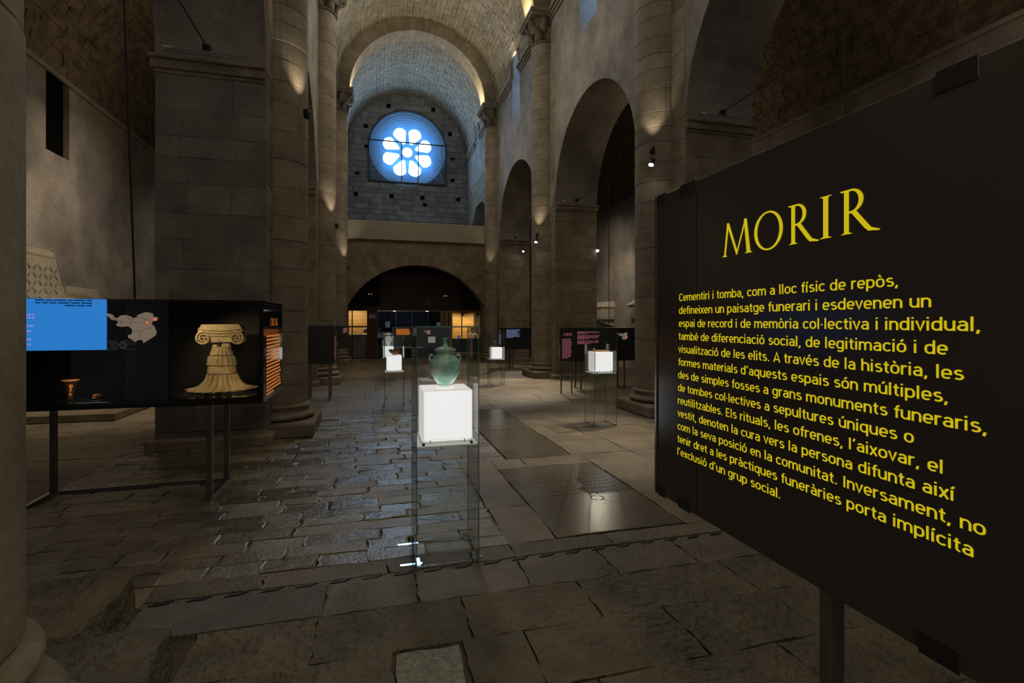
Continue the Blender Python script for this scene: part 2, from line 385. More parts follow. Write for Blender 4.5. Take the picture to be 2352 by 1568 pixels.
# pier faces, ashlar
def face_y(X0, Y, sgn):   # face at constant Y looking along sgn*Y
    return lambda s, t, h: (X0+s, Y+sgn*h, t)
def face_x(X, Y0, sgn):
    return lambda s, t, h: (X+sgn*h, Y0+s, t)
PL = []; PR = []
for i, py in enumerate(PY):
    if i == 0: continue
    zt = 4.72
    PL += ashlar(face_y(XL-TW, py-HD, -1), 0, TW, .2, zt, [.27, .33, .38], .35, .75, 'dark_block' if i == 1 else 'block', h=.008, hj=.004, gap=.003)
    PR += ashlar(face_y(XR, py-HD, -1), 0, TW, .2, zt, [.27, .33, .38], .35, .75, 'block', h=.008, hj=.004, gap=.003)
    for s0, s1 in ((py-HD, py-.40), (py+.40, py+HD)):
        PL += ashlar(face_x(XL, s0, 1), 0, s1-s0, .2, zt+5.4, [.30, .36, .42], .5, .9, 'block', h=.008, hj=.004)
        PR += ashlar(face_x(XR, s0, -1), 0, s1-s0, .2, zt+5.4, [.30, .36, .42], .5, .9, 'block', h=.008, hj=.004)
PR += ashlar(face_x(XR, PY[3]+HD+.05, -1), 0, YE-PY[3]-HD-.1, 7.3, 8.6, [.24, .28], .35, .7, 'block', h=.010, hj=.004)
PL += ashlar(lambda s, t, h: (XL-TW+s, PY[1]-HD-h, t), 0, TW, 5.05, 7.6, [.30, .36], .35, .8, 'dark_block', h=.006, hj=.004) if False else []
pieces(wl, 'ashlar_block', PL, M); pieces(wr, 'ashlar_block', PR, M)

# imposts of the piers and their low plinths
for sx, X0, par in ((-1, XL-TW, wl), (1, XR, wr)):
    for i, py in enumerate(PY):
        b = MB(); z = 4.74
        for dz0, dz1, pr in ((0, .05, .02), (.05, .17, .045), (.17, .22, .07)):
            b.bbox(X0-pr*(sx < 0), X0+TW+pr*(sx > 0), py-HD-pr, py+HD+pr, z+dz0, z+dz1, .01)
        b.build('impost', M['block'], par)
        if i == 0: continue
        b = MB(); b.bbox(X0-.08, X0+TW+.08, py-HD-.12, py+HD+.12, -.02, .13, .025)
        b.build('pier_plinth', M['block'], par)

# ------------------------------------------------------------------ columns engaged in the nave walls
CLAB = {(-1, 0): 'huge weathered half column cropped at the left edge of the view',
 (-1, 1): 'tall half column behind the end of the long black case, warm patch high on its shaft',
 (-1, 2): 'slimmer-looking half column between its neighbours on the left, bright warm patch at mid height',
 (-1, 3): 'half column with small carved capital left of the gallery front',
 (1, 0): 'half column hidden beside the big lettered panel, near the viewer',
 (1, 1): 'broad half column just left of the big lettered panel, spotlight clamped on it',
 (1, 2): 'banded half column under a large leafy capital, between two nave arches',
 (1, 3): 'half column with small carved capital right of the gallery front'}
def column(sx, i):
    py = PY[i]; xw = XL if sx < 0 else XR; r = .42
    xc = xw+(.0097 if (sx, i) == (-1, 0) else 0); root = empty('stone_column', (xc, py, 0), CLAB[(sx, i)], 'column', 'half columns along the nave')
    zb = .62 if i == 0 else .20
    # plinth and attic base
    b = MB(); 
    if i == 0:
        b.bbox(-.5, .42, -.5, .44, .22, .42, .03); pz = .42
    else:
        b.bbox(-.56, .56, -.62, .62, 0, .2, .025); pz = .2
    o = b.build('plinth', M['block'], root)
    hb = .30 if i == 0 else .24
    prof = [(r+.02, pz)]+[(r+.02+.085*math.sin(math.pi*k/8)**.8, pz+.13*k/8*hb/.26) for k in range(1, 8)]+[(r+.01, pz+.14*hb/.26), (r-.005, pz+.17*hb/.26)]+\
        [(r+.0+.05*math.sin(math.pi*k/6), pz+(.18+.06*k/6)*hb/.26) for k in range(0, 7)]+[(r, pz+hb)]
    MB().lathe(prof, n=32).build('base', M['column'], root, True)
    z = pz+hb
    while z < 9.68:
        h = rnd.choice([.26, .30, .34, .40, .46]) if i else rnd.choice([1.3, 1.7]); ze = z+h if z+h*1.5 < 9.7 else 9.7
        rr = r+rnd.uniform(-.004, .005); g = .0035; ph = rnd.uniform(0, 6)
        prof = [(rr-.010, g*.2), (rr-.003, g), (rr, g*2.4), (rr+rnd.uniform(0, .003), (ze-z)/2), (rr, ze-z-g*2.4), (rr-.003, ze-z-g), (rr-.010, ze-z-g*.2)]
        b = MB().lathe(prof, n=30, fn=lambda a, q: 1+.004*math.sin(3*a+ph)+.003*math.sin(7*a+ph*2))
        o = b.build('drum', M['column'], root, False); o.location = (0, 0, z); z = ze
    # capital
    b = MB().lathe([(r-.01, 0), (r+.03, .02), (r+.045, .045), (r+.03, .07), (r-.02, .08), (r-.02, .25), (r+.03, .45), (r+.10, .62), (r+.14, .70)], n=28)
    cap = b.build('capital', M['carved'], root, True); cap.location = (0, 0, 9.7)
    for tier, (z0, z1, out, cnt) in enumerate(((.08, .42, .10, 8), (.30, .70, .17, 8))):
        for k in range(cnt):
            a = 2*math.pi*(k+.5*tier)/cnt; ca, sa = math.cos(a), math.sin(a); L = []
            Vv = []; Ff = []
            for j in range(6):
                t = j/5; w = .13*(1-t*.35)*(1 if j < 5 else .4); rad = r+.01+out*t**2*1.1+(.03 if j == 4 else 0); zz = z0+(z1-z0)*(t if j < 5 else .88)
                if j == 5: rad += .05
                for q in (-1, 0, 1):
                    Vv.append(((rad+(.03 if q == 0 else 0))*ca-w*q*sa, (rad+(.03 if q == 0 else 0))*sa+w*q*ca, zz))
            for j in range(5):
                for q in range(2): Ff.append((j*3+q, j*3+q+1, j*3+q+4, j*3+q+3))
            me = mesh('leaf', Vv, Ff, M['carved'], cap, True)
            sm = me.modifiers.new('s', 'SOLIDIFY'); sm.thickness = .03
    b = MB(); b.bbox(-.62, .62, -.60, .60, .68, .76, .02); b.bbox(-.66, .66, -.66, .66, .76, .84, .02)
    o = b.build('abacus', M['column'], root); o.location = (0, 0, 9.7)
    return root
for i in range(4): column(-1, i); column(1, i)

# rough steps under the near left column
b = MB()
def rough_block(x0, x1, y0, y1, z0, z1, seed, amp=.02):
    bm = bmesh.new(); bmesh.ops.create_cube(bm, size=1)
    for v in bm.verts: v.co = ((x0+x1)/2+v.co.x*(x1-x0), (y0+y1)/2+v.co.y*(y1-y0), (z0+z1)/2+v.co.z*(z1-z0))
    bmesh.ops.subdivide_edges(bm, edges=bm.edges[:], cuts=11, use_grid_fill=True)
    from mathutils import noise
    for v in bm.verts:
        n = noise.noise_vector(v.co*3.1+Vector((seed, 0, 0)))+.5*noise.noise_vector(v.co*9+Vector((seed, 5, 0)))
        e = min(abs(v.co.x-x0), abs(v.co.x-x1))+min(abs(v.co.y-y0), abs(v.co.y-y1))
        v.co += n*amp
        if v.co.z > z1-.03 and e < .1: v.co.z -= .012
    me = D.meshes.new('s'); bm.to_mesh(me); bm.free(); return me
st = empty('stepped_plinth', (-2.0, 2.6, 0), 'rough low stepped stone blocks under the cropped column at the left edge', 'plinth')
for k, a in enumerate([(-3.0, -1.26, 2.66, 3.29, -.03, .22), (-3.0, -.875, 1.9, 2.64, -.03, .22), (-3.0, -.875, .3, 1.88, -.03, .22), (-3.1, -1.75, 1.95, 2.5, .2, .40)]):
    o = link('step_block', rough_block(*a, seed=k*3.3, amp=.03), M['rough_slab'], st, True); o.location = (2.0, -2.6, 0)

# ------------------------------------------------------------------ vaults
def vmap(R0=3.165, zc=10.5, xc=XM):
    return lambda s, t, h: (xc+(R0-h)*math.cos(t/R0), s, zc+(R0-h)*math.sin(t/R0))
b = MB(); n = 40; ys = [-1.5+.5*k for k in range(59)]
for j, y in enumerate(ys):
    for k in range(n+1):
        a = math.pi*k/n; b.V.append((XM+3.185*math.cos(a), y, 10.5+3.185*math.sin(a)))
winy = (4.9, 11.35, 17.72, 24.5)
def near_win(y, a):  return (a < .30 or a > math.pi-.30) and any(abs(y-w) < .52 for w in winy)
for j in range(len(ys)-1):
    for k in range(n):
        if near_win((ys[j]+ys[j+1])/2, math.pi*(k+.5)/n) and math.sin(math.pi*(k+.5)/n)*3.16 < .8: continue
        b.F.append((j*(n+1)+k, j*(n+1)+k+1, (j+1)*(n+1)+k+1, (j+1)*(n+1)+k)); b.M.append(0)
ceil = b.build('ceiling', M['vmortar'], None, True); tag(ceil, kind='structure')
P = []; vm = vmap(); t = .05; L = math.pi*3.165
while t < L-.1:
    r = rnd.uniform(.11, .2); s = 9.0+rnd.uniform(0, .3)
    while s < YE-.05:
        w = rnd.uniform(.18, .42)
        if not near_win(s+w/2, t/3.165) and not any(abs(s+w/2-y) < .40 for y in PY):
            P.append(piece(vm, s, min(s+w, YE-.02), t, t+r, rnd.uniform(.004, .035), 'vault', gap=.004, jit=.016, bev=.03, tilt=.07))
        s += w
    t += r
pieces(ceil, 'vault_stone', P, M, 300)

def transverse(py, lab):
    root = empty('transverse_arch', (XM, py, 10.5), lab, 'arch', 'vault ribs over the nave')
    n = 33; ri, ro = 2.66, 3.175
    for k in range(n):
        a0 = math.pi*k/n+.0012; a1 = math.pi*(k+1)/n-.0012; jj = rnd.uniform(0, .006); V = []
        for y in (-.42, .42):
            for r_ in (ri+jj, ro):
                for a in (a0, (a0+a1)/2, a1): V.append((r_*math.cos(a), y*(1+jj), r_*math.sin(a)))
        F = [(0, 1, 4, 3), (1, 2, 5, 4), (6, 9, 10, 7), (7, 10, 11, 8), (0, 6, 7, 1), (1, 7, 8, 2), (3, 4, 10, 9), (4, 5, 11, 10), (0, 3, 9, 6), (2, 8, 11, 5)]
        mesh('voussoir', V, F, M['column'], root)
    return root
transverse(PY[1], 'nearest vault rib, above the broad half columns')
transverse(PY[2], 'vault rib above the large leafy capital, warm lit underside')
transverse(PY[3], 'round stone vault rib framing the rose window, glowing cream underside')
for y, s in ((PY[2], 1.0), (PY[3], 1.0)):
    light('arch_uplight', 'AREA', (XR-.72, y+.05, 10.62), 16*s, (1, .80, .42), (XR-1.0, y+.05, 12.4), .35, .6)
    light('arch_uplight', 'AREA', (XL+.72, y+.05, 10.62), 9*s, (1, .82, .48), (XL+1.0, y+.05, 12.4), .35, .6)

# cornices along the springing
for sx, par in ((-1, wl), (1, wr)):
    x = XL if sx < 0 else XR; edges = [-1.4]
    for w in winy: edges += [w-.55, w+.55]
    edges += [YE-.02]
    for a, c in zip(edges[0::2], edges[1::2]):
        b = MB()
        for z0, z1, p in ((10.28, 10.36, .05), (10.36, 10.43, .10), (10.43, 10.52, .16)):
            b.bbox(min(x, x-sx*p), max(x, x-sx*p), a, c, z0, z1, .01)
        b.build('cornice', M['column'], par)
    for w in winy:
        b = MB(); d = .56 if w < 20 else .42
        pts = [(x-sx*.03, w-d, 10.4)]+[(x-sx*.03, w+d*math.cos(math.pi-math.pi*k/14), 10.75+d*math.sin(math.pi*k/14)) for k in range(15)]+[(x-sx*.03, w+d, 10.4)]
        b.tube(pts, .06, 6); b.build('window_hood', M['column'], par)

# ------------------------------------------------------------------ aisles
def aisle(sx, nm):
    xw = XAL if sx < 0 else XAR; xi = (XL-TW) if sx < 0 else (XR+TW)
    a, c = (xw-.4, xw) if sx < 0 else (xw, xw+.4)
    o = MB().box(a, c, -1.5, YE+.4, -.1, 6.6).build(nm, M['wall']); tag(o, kind='structure')
    if sx < 0:
        boolean(o, [prism(archpts(10.97, 11.7, 4.69, 6.05, 8), xw-.35, xw+.1)])
        o.data.materials.clear(); o.data.materials.append(M['wall'])
        MB().box(xw-.16, xw-.10, 10.9, 11.8, 4.6, 6.5).build('niche_shade', M['void'], o)  # black sheet painting the unlit depth of the window niche
    rad = abs(xw-xi); zc = 6.15
    cx = xi
    b = MB(); n = 16
    ysx = [-1.5, YE+.3]
    for y in ysx:
        for k in range(n+1):
            aa = (math.pi/2)*k/n; b.V.append((cx+sx*(rad+.02)*math.cos(aa), y, zc+(rad+.02)*math.sin(aa)))
    b.F = [(k, k+1, n+2+k, n+1+k) for k in range(n)]; b.M = [0]*n
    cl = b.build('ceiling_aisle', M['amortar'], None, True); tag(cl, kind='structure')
    P = []; t = .04; mp = lambda s, t, h: (cx+sx*(rad-h)*math.cos(t/rad), s, zc+(rad-h)*math.sin(t/rad))
    while t < rad*1.45:
        r = rnd.uniform(.15, .24); s = 1.5+rnd.uniform(0, .3)
        while s < 21:
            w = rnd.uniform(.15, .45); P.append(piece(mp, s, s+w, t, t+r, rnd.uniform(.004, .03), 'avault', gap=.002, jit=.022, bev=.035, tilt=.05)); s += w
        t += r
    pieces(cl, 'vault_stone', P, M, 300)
    # string course
    b = MB().bbox(min(xw, xw-sx*.08), max(xw, xw-sx*.08), -1.4, YE, 6.08, 6.17, .015); b.build('string_course', M['wall'], o)
    # closing end wall of the aisle
    e = MB().box(min(xi, xw)-.2, max(xi, xw)+.2, YE-.01, YE+.4, -.1, 9.4).build('wall_aisle_end', M['wall']); tag(e, kind='structure')
    return o
wal = aisle(-1, 'wall_aisle_left'); war = aisle(1, 'wall_aisle_right')

# ------------------------------------------------------------------ end wall and the rose window
RZ = 10.7
we = MB().box(XL-.3, XR+.3, YE, YE+.9, -.1, 14.2).build('wall_end', M['mortar']); tag(we, kind='structure')
def circ(cx, cz, r, n=48): return [(cx+r*math.cos(2*math.pi*k/n), cz+r*math.sin(2*math.pi*k/n)) for k in range(n)]
boolean(we, [prism(circ(XM, RZ, 1.96), YE-.2, YE+1.2, 'y')])
we.data.materials.clear(); we.data.materials.append(M['mortar'])
socks = []
for u, v in ((638, 1310), (880, 1325), (1088, 1335), (1330, 1345), (648, 1163), (712, 985), (706, 852), (860, 715), (1162, 742), (1275, 905), (1292, 1068), (1292, 1215), (1105, 1385)):
    p = atY(600+u/2.94, v/2.94, YE); socks.append((p.x, p.z))
def inside_end(x, z):
    return z < 10.5 or (x-XM)**2+(z-10.5)**2 < 3.1**2
def skip(s, se, t, te):
    x0, x1 = XL+s, XL+se; zc = (t+te)/2; segs = [(x0, x1)]
    # rose opening
    if abs(zc-RZ) < 1.98:
        hw = math.sqrt(max(0, 1.98**2-max(0, abs(zc-RZ)-.10)**2)); out = []
        for a, c in segs:
            l, r_ = XM-hw, XM+hw
            if c <= l or a >= r_: out.append((a, c)); continue
            if a < l: out.append((a, l))
            if c > r_: out.append((r_, c))
        segs = out
    if zc > 10.5:
        hw = math.sqrt(max(0, 3.12**2-(te-10.5)**2)) if te-10.5 < 3.12 else 0
        segs = [(max(a, XM-hw), min(c, XM+hw)) for a, c in segs if min(c, XM+hw)-max(a, XM-hw) > .05]
    for sx_, sz_ in socks:
        if t <= sz_ < te:
            out = []
            for a, c in segs:
                l, r_ = sx_-.12, sx_+.12
                if c <= l or a >= r_: out.append((a, c)); continue
                if a < l: out.append((a, l))
                if c > r_: out.append((r_, c))
            segs = out
    return [(a-XL, c-XL) for a, c in segs]
P = ashlar(lambda s, t, h: (XL+s, YE-h, t), 0, XR-XL, 5.6, 13.5, [.24, .28, .30], .35, .85, 'wend', h=.03, hj=.012, gap=.006, skip=skip, jit=.006)
M['wend'] = stone('end_wall_ashlar', (.15, .15, .145), (.31, .30, .28), 2.0, .6, .88, fine=30, var=.20, dist=.015)
pieces(we, 'ashlar_block', P, M, 300)
for k, (x, z) in enumerate(socks):
    b = MB().box(x-.10, x+.10, YE-.012, YE+.0, z-.10, z+.10); b.build('putlog_hole_shade', M['void'], we)  # black plate paints the shade inside a putlog hole

rose = empty('window_1', (XM, YE, RZ), kind='structure')
# stepped mouldings
for k, (r0, r1, y0, y1) in enumerate([(1.88, 1.99, -.04, .10), (1.76, 1.88, .06, .2), (1.66, 1.78, .14, .3), (1.56, 1.68, .24, .42), (1.44, 1.58, .34, .6)]):
    prof = [(r1, y1), (r0+.02, y1), (r0, y1-.03), (r0, y0+.03), (r0+.03, y0), (r1, y0)]
    V = []; n = 64
    for j in range(n):
        a = 2*math.pi*j/n
        for r_, y in prof: V.append((r_*math.cos(a), y, r_*math.sin(a)))
    m_ = len(prof); F = [(j*m_+q, j*m_+(q+1) % m_, ((j+1) % n)*m_+(q+1) % m_, ((j+1) % n)*m_+q) for j in range(n) for q in range(m_)]
    mesh('moulding_ring', V, F, M['tracery'], rose, False)
# tracery: pierced stone plate
def petal(a, r0=.47, r1=1.36, w0=.085, w1=.37, n=14):
    P_ = []
    rc = r1-w1
    P_.append((r0, -w0)); 
    for k in range(n+1):
        t = -math.pi*.47+math.pi*.94*k/n; P_.append((rc+w1*math.cos(t)*1.0, w1*math.sin(t)))
    P_.append((r0, w0)); P_.append((r0-.04, 0))
    return [(x*math.cos(a)-y*math.sin(a), x*math.sin(a)+y*math.cos(a)) for x, y in P_]
def curve_plate(name, outlines, ext, m, parent):
    cu = D.curves.new(name, 'CURVE'); cu.dimensions = '2D'; cu.fill_mode = 'BOTH'; cu.extrude = ext; cu.bevel_depth = .015
    for pts in outlines:
        sp = cu.splines.new('POLY'); sp.points.add(len(pts)-1); sp.use_cyclic_u = True
        for q, p in zip(sp.points, pts): q.co = (p[0], p[1], 0, 1)
    o = D.objects.new(name, cu); COL.objects.link(o); dg = bpy.context.evaluated_depsgraph_get(); dg.update()
    me = D.meshes.new_from_object(o.evaluated_get(dg)); D.objects.remove(o)
    return link(name, me, m, parent)
pet = [petal(math.pi/8+math.pi/4*k) for k in range(8)]
tr = curve_plate('tracery', [circ(0, 0, 1.50, 64)]+pet+[circ(0, 0, .28, 24)], .07, M['tracery'], rose)
tr.rotation_euler = (R(90), 0, 0); tr.location = (0, .50, 0)
for k, pp in enumerate(pet+[circ(0, 0, .28, 24)]):
    cx = sum(p[0] for p in pp)/len(pp); cz = sum(p[1] for p in pp)/len(pp)
    q = [(cx+(x-cx)*1.04, cz+(z-cz)*1.04) for x, z in pp]; n = len(q)
    mesh('pane', [(x, .575, z) for x, z in q]+[(x, .585, z) for x, z in q], [tuple(range(n)), tuple(range(2*n-1, n-1, -1))]+[(i, (i+1) % n, (i+1) % n+n, i+n) for i in range(n)], M['window'], rose)
# protective glazing in a steel frame
gz = empty('protective_glazing', (XM, YE-.1, RZ), 'dark-framed round-topped glass screen in front of the rose window', 'glazing')
hw = 2.0; zb = 8.92-RZ; zt_ = 0
pts = [(-hw, 0, zb), (-hw, 0, 0)]+[(hw*math.cos(math.pi-math.pi*k/28), 0, hw*math.sin(math.pi*k/28)) for k in range(1, 28)]+[(hw, 0, 0), (hw, 0, zb), (-hw, 0, zb)]
MB().tube(pts, .028, 6).build('frame', M['blackm'], gz)
MB().bbox(-hw-.02, hw+.02, -.04, .04, zb-.06, zb+.04, .01).build('sill_bar', M['blackm'], gz)
MB().bbox(-hw, hw, -.03, .03, .30, .36, .01).build('transom', M['blackm'], gz)
for x in (atY(922, 380, YE).x-XM, atY(960, 380, YE).x-XM): MB().bbox(x-.022, x+.022, -.03, .03, zb, .3, .008).build('mullion', M['blackm'], gz)
xs = [-hw, atY(922, 380, YE).x-XM, atY(960, 380, YE).x-XM, hw]
for a, c in zip(xs[:-1], xs[1:]): mesh('pane', [(a, 0, zb), (c, 0, zb), (c, 0, .32), (a, 0, .32)], [(0, 1, 2, 3)], M['rosepane'], gz)
ap = [(x, z) for x, z in [(hw*math.cos(math.pi*k/28), hw*math.sin(math.pi*k/28)) for k in range(29)] if z > .34]
ap = [(math.sqrt(hw*hw-.34**2), .34)]+ap+[(-math.sqrt(hw*hw-.34**2), .34)]
mesh('pane', [(x, 0, z) for x, z in ap], [tuple(range(len(ap)))], M['rosepane'], gz)

# ------------------------------------------------------------------ gallery
GY = 21.35
g = empty('trim_1', (XM, GY, 0), kind='structure'); g.name = 'gallery'; g['kind'] = 'structure'
cz = None; half = 3.165-.02; zc0, zs0 = 3.98, 2.35
hh = 2.75; rr = ((hh**2)+(zc0-zs0)**2)/(2*(zc0-zs0)); zcen = zc0-rr; a0 = math.asin(hh/rr)
inn = [(rr*math.sin(-a0+2*a0*k/28), zcen+rr*math.cos(-a0+2*a0*k/28)) for k in range(29)]
body = MB(); topz = 4.92
V = []; F = []
top = [(-half, topz), (half, topz)]
poly = [(-half, -.05), (-hh, -.05)]+inn+[(hh, -.05), (half, -.05), (half, topz), (-half, topz)]
o = prism(poly, 0, .7, 'y'); o.name = 'arch_wall'; o.data.materials.append(M['block']); o.parent = g
ro = rr+.52
for k in range(27):
    b0 = -a0+2*a0*k/27+.0006; b1 = -a0+2*a0*(k+1)/27-.0006; V = []
    for y in (-.05-rnd.uniform(0, .01), .3):
        for r_ in (rr-.03, ro): 
            for b_ in (b0, b1): V.append((r_*math.sin(b_), y, zcen+r_*math.cos(b_)))
    mesh('voussoir', V, [(0, 1, 3, 2), (4, 6, 7, 5), (0, 4, 5, 1), (2, 3, 7, 6), (0, 2, 6, 4), (1, 5, 7, 3)], M['block'], g)
MB().bbox(-half, half, -.10, .12, topz, 5.68, .015).build('parapet', M['plaster'], g)
MB().bbox(-half, half, -.04, .12, topz-.05, topz+.0, .01).build('ledge', M['block'], g)
MB().box(-half, half, .12, YE-GY-.02, topz-.3, topz-.05).build('gallery_deck', M['block'], g)
# ------------------------------------------------------------------ floor
fl = MB().box(-5.8, 9.4, -1.5, YE+.5, -.4, -.016).build('floor', M['bed']); tag(fl, kind='structure')
fm = lambda s, t, h: (s, t, h)
SL = []; CB = []
def row(P, x0, x1, y0, y1, wmin, wmax, mk, h=.002, hj=.003, n=3, **k):
    if mk in ('rough_slab', 'kerb'): n = 7; k = dict(k); k['jit'] = .009; k['bev'] = .018
    x = x0; first = True
    while x < x1-.03:
        w = rnd.uniform(wmin, wmax)*(rnd.uniform(.4, 1) if first else 1); first = False
        xe = x+w if x+w*1.35 < x1 else x1
        P.append(piece(fm, x, xe, y0, y1, h+rnd.uniform(-hj, hj), mk, n=n, **k)); x = xe
kw = dict(gap=.003, jit=.012, bev=.012, tilt=.006)
# near the viewer: broad rough slabs
y = .25
for y0, y1 in ((.25, .75), (.75, 1.22), (1.22, 1.68), (1.68, 2.12), (2.55, 2.96)):
    row(SL, -.86 if y1 < 2.6 else -.86, 5.0, y0, y1, .45, 1.05, 'rough_slab', hj=.004, **kw)
    row(SL, 5.0, 9.2, y0, y1, .6, 1.1, 'rough_slab', **kw)
    row(SL, -5.6, -3.0, y0, y1, .6, 1.1, 'rough_slab', **kw)
row(SL, -5.6, -3.0, 2.12, 2.55, .6, 1.1, 'rough_slab', **kw)
row(SL, -.86, .09, 2.12, 2.55, .5, .9, 'rough_slab', **kw)
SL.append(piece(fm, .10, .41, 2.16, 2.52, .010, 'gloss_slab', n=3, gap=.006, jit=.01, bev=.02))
row(SL, .43, 5.0, 2.12, 2.55, .5, .95, 'rough_slab', **kw)
row(SL, 5.0, 9.2, 2.12, 2.55, .6, 1.1, 'rough_slab', **kw)
row(SL, -3.0, -1.28, 2.64, 2.96, .6, 1.0, 'rough_slab', **kw)
# kerb course: one blue-grey tooled slab, then paler ones
SL.append(piece(fm, -1.24, -.26, 2.96, 3.31, .004, 'tooled', n=3, gap=.007, jit=.004, bev=.01))
M['tooled'] = stone('tooled_slab', (.11, .12, .105), (.19, .20, .175), 2.0, .5, .4, .55, spec=.45, fine=50, var=0)
def tooled_bump():
    m = M['tooled']; t = m.node_tree; N = t.nodes; L = t.links
    w = N.new('ShaderNodeTexWave'); w.inputs['Scale'].default_value = 14; w.inputs['Distortion'].default_value = 2.5; w.inputs['Detail'].default_value = 3
    mp = N.new('ShaderNodeMapping'); mp.inputs['Rotation'].default_value = (0, 0, R(35)); g = N.new('ShaderNodeNewGeometry')
    L.new(g.outputs['Position'], mp.inputs[0]); L.new(mp.outputs[0], w.inputs[0])
    b = N.new('ShaderNodeBump'); b.inputs['Strength'].default_value = .9; b.inputs['Distance'].default_value = .006
    L.new(w.outputs['Fac'], b.inputs['Height']); pb = N['Principled BSDF']; old = pb.inputs['Normal'].links[0].from_socket
    L.new(old, b.inputs['Normal']); L.new(b.outputs[0], pb.inputs['Normal'])
tooled_bump()
row(SL, -.26, 4.6, 2.96, 3.31, .45, .95, 'kerb', **kw)
row(SL, -5.6, -1.26, 3.31, 3.56, .5, .9, 'slab', **kw); row(SL, -1.26, .95, 3.36, 3.56, .5, .9, 'kerb', **kw)
row(SL, 4.6, 9.2, 2.96, 3.31, .6, .95, 'kerb', **kw)
row(SL, .95, 9.2, 3.36, 3.56, .6, 1.2, 'kerb', **kw)
# slanted dark dashes cut along the kerb
x = -1.22; k = 0
MB().box(-1.26, 9.2, 3.31, 3.36, -.02, -.004).build('kerb_strip', M['kerb'], fl)
while x < 4.9:
    V = [(x, 3.318, -.006), (x+.085, 3.318, -.006), (x+.125, 3.352, -.006), (x+.04, 3.352, -.006)]
    V += [(a, b_, .0025) for a, b_, c in V]
    mesh('dash_mark', V, [(3, 2, 1, 0), (4, 5, 6, 7), (0, 1, 5, 4), (1, 2, 6, 5), (2, 3, 7, 6), (3, 0, 4, 7)], M['blackm'], fl)
    x += .193
# coursed rectangular setts
y = 3.56
while y < 9.15:
    h = rnd.uniform(.15, .22); ye = min(y+h, 9.2)
    xe_ = .95 if y < 5.7 else 1.5
    row(CB, -2.9, xe_, y, ye, .26, .56, 'cobble', h=.002, hj=.006, n=3, gap=.003, jit=.011, bev=.016, tilt=.035)
    y = ye
y = 3.56
while y < 9.15:
    h = rnd.uniform(.38, .5); ye = min(y+h, 9.2); row(SL, -5.6, -2.9, y, ye, .6, 1.2, 'slab', **kw); y = ye
# tomb slabs on the right
SL.append(piece(fm, 1.32, 2.42, 3.58, 5.42, .002, 'smooth_slab', n=5, gap=.006, jit=.006, bev=.012))
for a, b_, c in ((3.56, 4.3, 0), (4.3, 5.1, 0), (5.1, 5.78, 0)):
    row(SL, .95, 1.32, a, b_, .35, .4, 'slab', **kw); row(SL, 2.42, 5.0, a, b_, .7, 1.5, 'slab', **kw)
row(SL, 1.32, 2.42, 5.42, 5.78, .6, .9, 'slab', **kw)
SL.append(piece(fm, 1.52, 2.32, 5.78, 7.4, .002, 'smooth_slab', n=5, gap=.006, jit=.006, bev=.012))
SL.append(piece(fm, 1.52, 2.32, 7.4, 9.2, .003, 'smooth_slab', n=5, gap=.006, jit=.006, bev=.012))
for a, b_ in ((5.78, 6.5), (6.5, 7.25), (7.25, 8.1), (8.1, 9.2)): row(SL, 2.32, 5.0, a, b_, .8, 1.5, 'slab', **kw)
for a in range(8): row(SL, 5.0, 9.2, 3.56+a*.705, 3.56+(a+1)*.705, .8, 1.4, 'slab', **kw)
row(SL, -5.6, 9.2, 9.2, 9.62, .7, 1.5, 'kerb', **kw)
y = 9.62
while y < 23:
    h = rnd.uniform(.5, .8); row(SL, -5.6, 9.2, y, y+h, .8, 1.6, 'slab', **kw); y += h
pieces(fl, 'floor_slab', SL, M, 300); pieces(fl, 'paving_stone', CB, M, 300)
# worn incised ring and strokes on the tomb slab
b = MB()
for k in range(20):
    a = 2*math.pi*k/20; a2 = 2*math.pi*(k+1)/20
    for r0, r1 in ((.055, .062),):
        b.add([(1.98+r0*math.cos(a), 4.30+r0*math.sin(a), .0045), (1.98+r1*math.cos(a), 4.30+r1*math.sin(a), .0045), (1.98+r1*math.cos(a2), 4.30+r1*math.sin(a2), .0045), (1.98+r0*math.cos(a2), 4.30+r0*math.sin(a2), .0045)], [(0, 1, 2, 3)])
for j in range(7):
    for k in range(17):
        x = 1.62+k*.042+rnd.uniform(-.006, .006); y = 4.46+j*.10; a = rnd.uniform(-.7, .7)+math.pi/2*(rnd.random() < .75); l = .022; w = .003
        dx, dy = math.cos(a)*l, math.sin(a)*l; nx, ny = -math.sin(a)*w, math.cos(a)*w
        b.add([(x-dx-nx, y-dy-ny, .0045), (x+dx-nx, y+dy-ny, .0045), (x+dx+nx, y+dy+ny, .0045), (x-dx+nx, y-dy+ny, .0045)], [(0, 1, 2, 3)])
o = b.build('worn_carving', M['bed'], fl); o['kind'] = 'stuff'
# raised stone platform in the left aisle
pt = empty('stone_platform', (-4.8, 10.6, 0), 'low pale stone platform on the aisle floor behind the long black case', 'platform')
for k in range(4): MB().bbox(-.75, .78, -.9+k*.8, -.11+k*.8, 0, .14, .02).build('slab', M['slab'], pt)

# ------------------------------------------------------------------ lettering

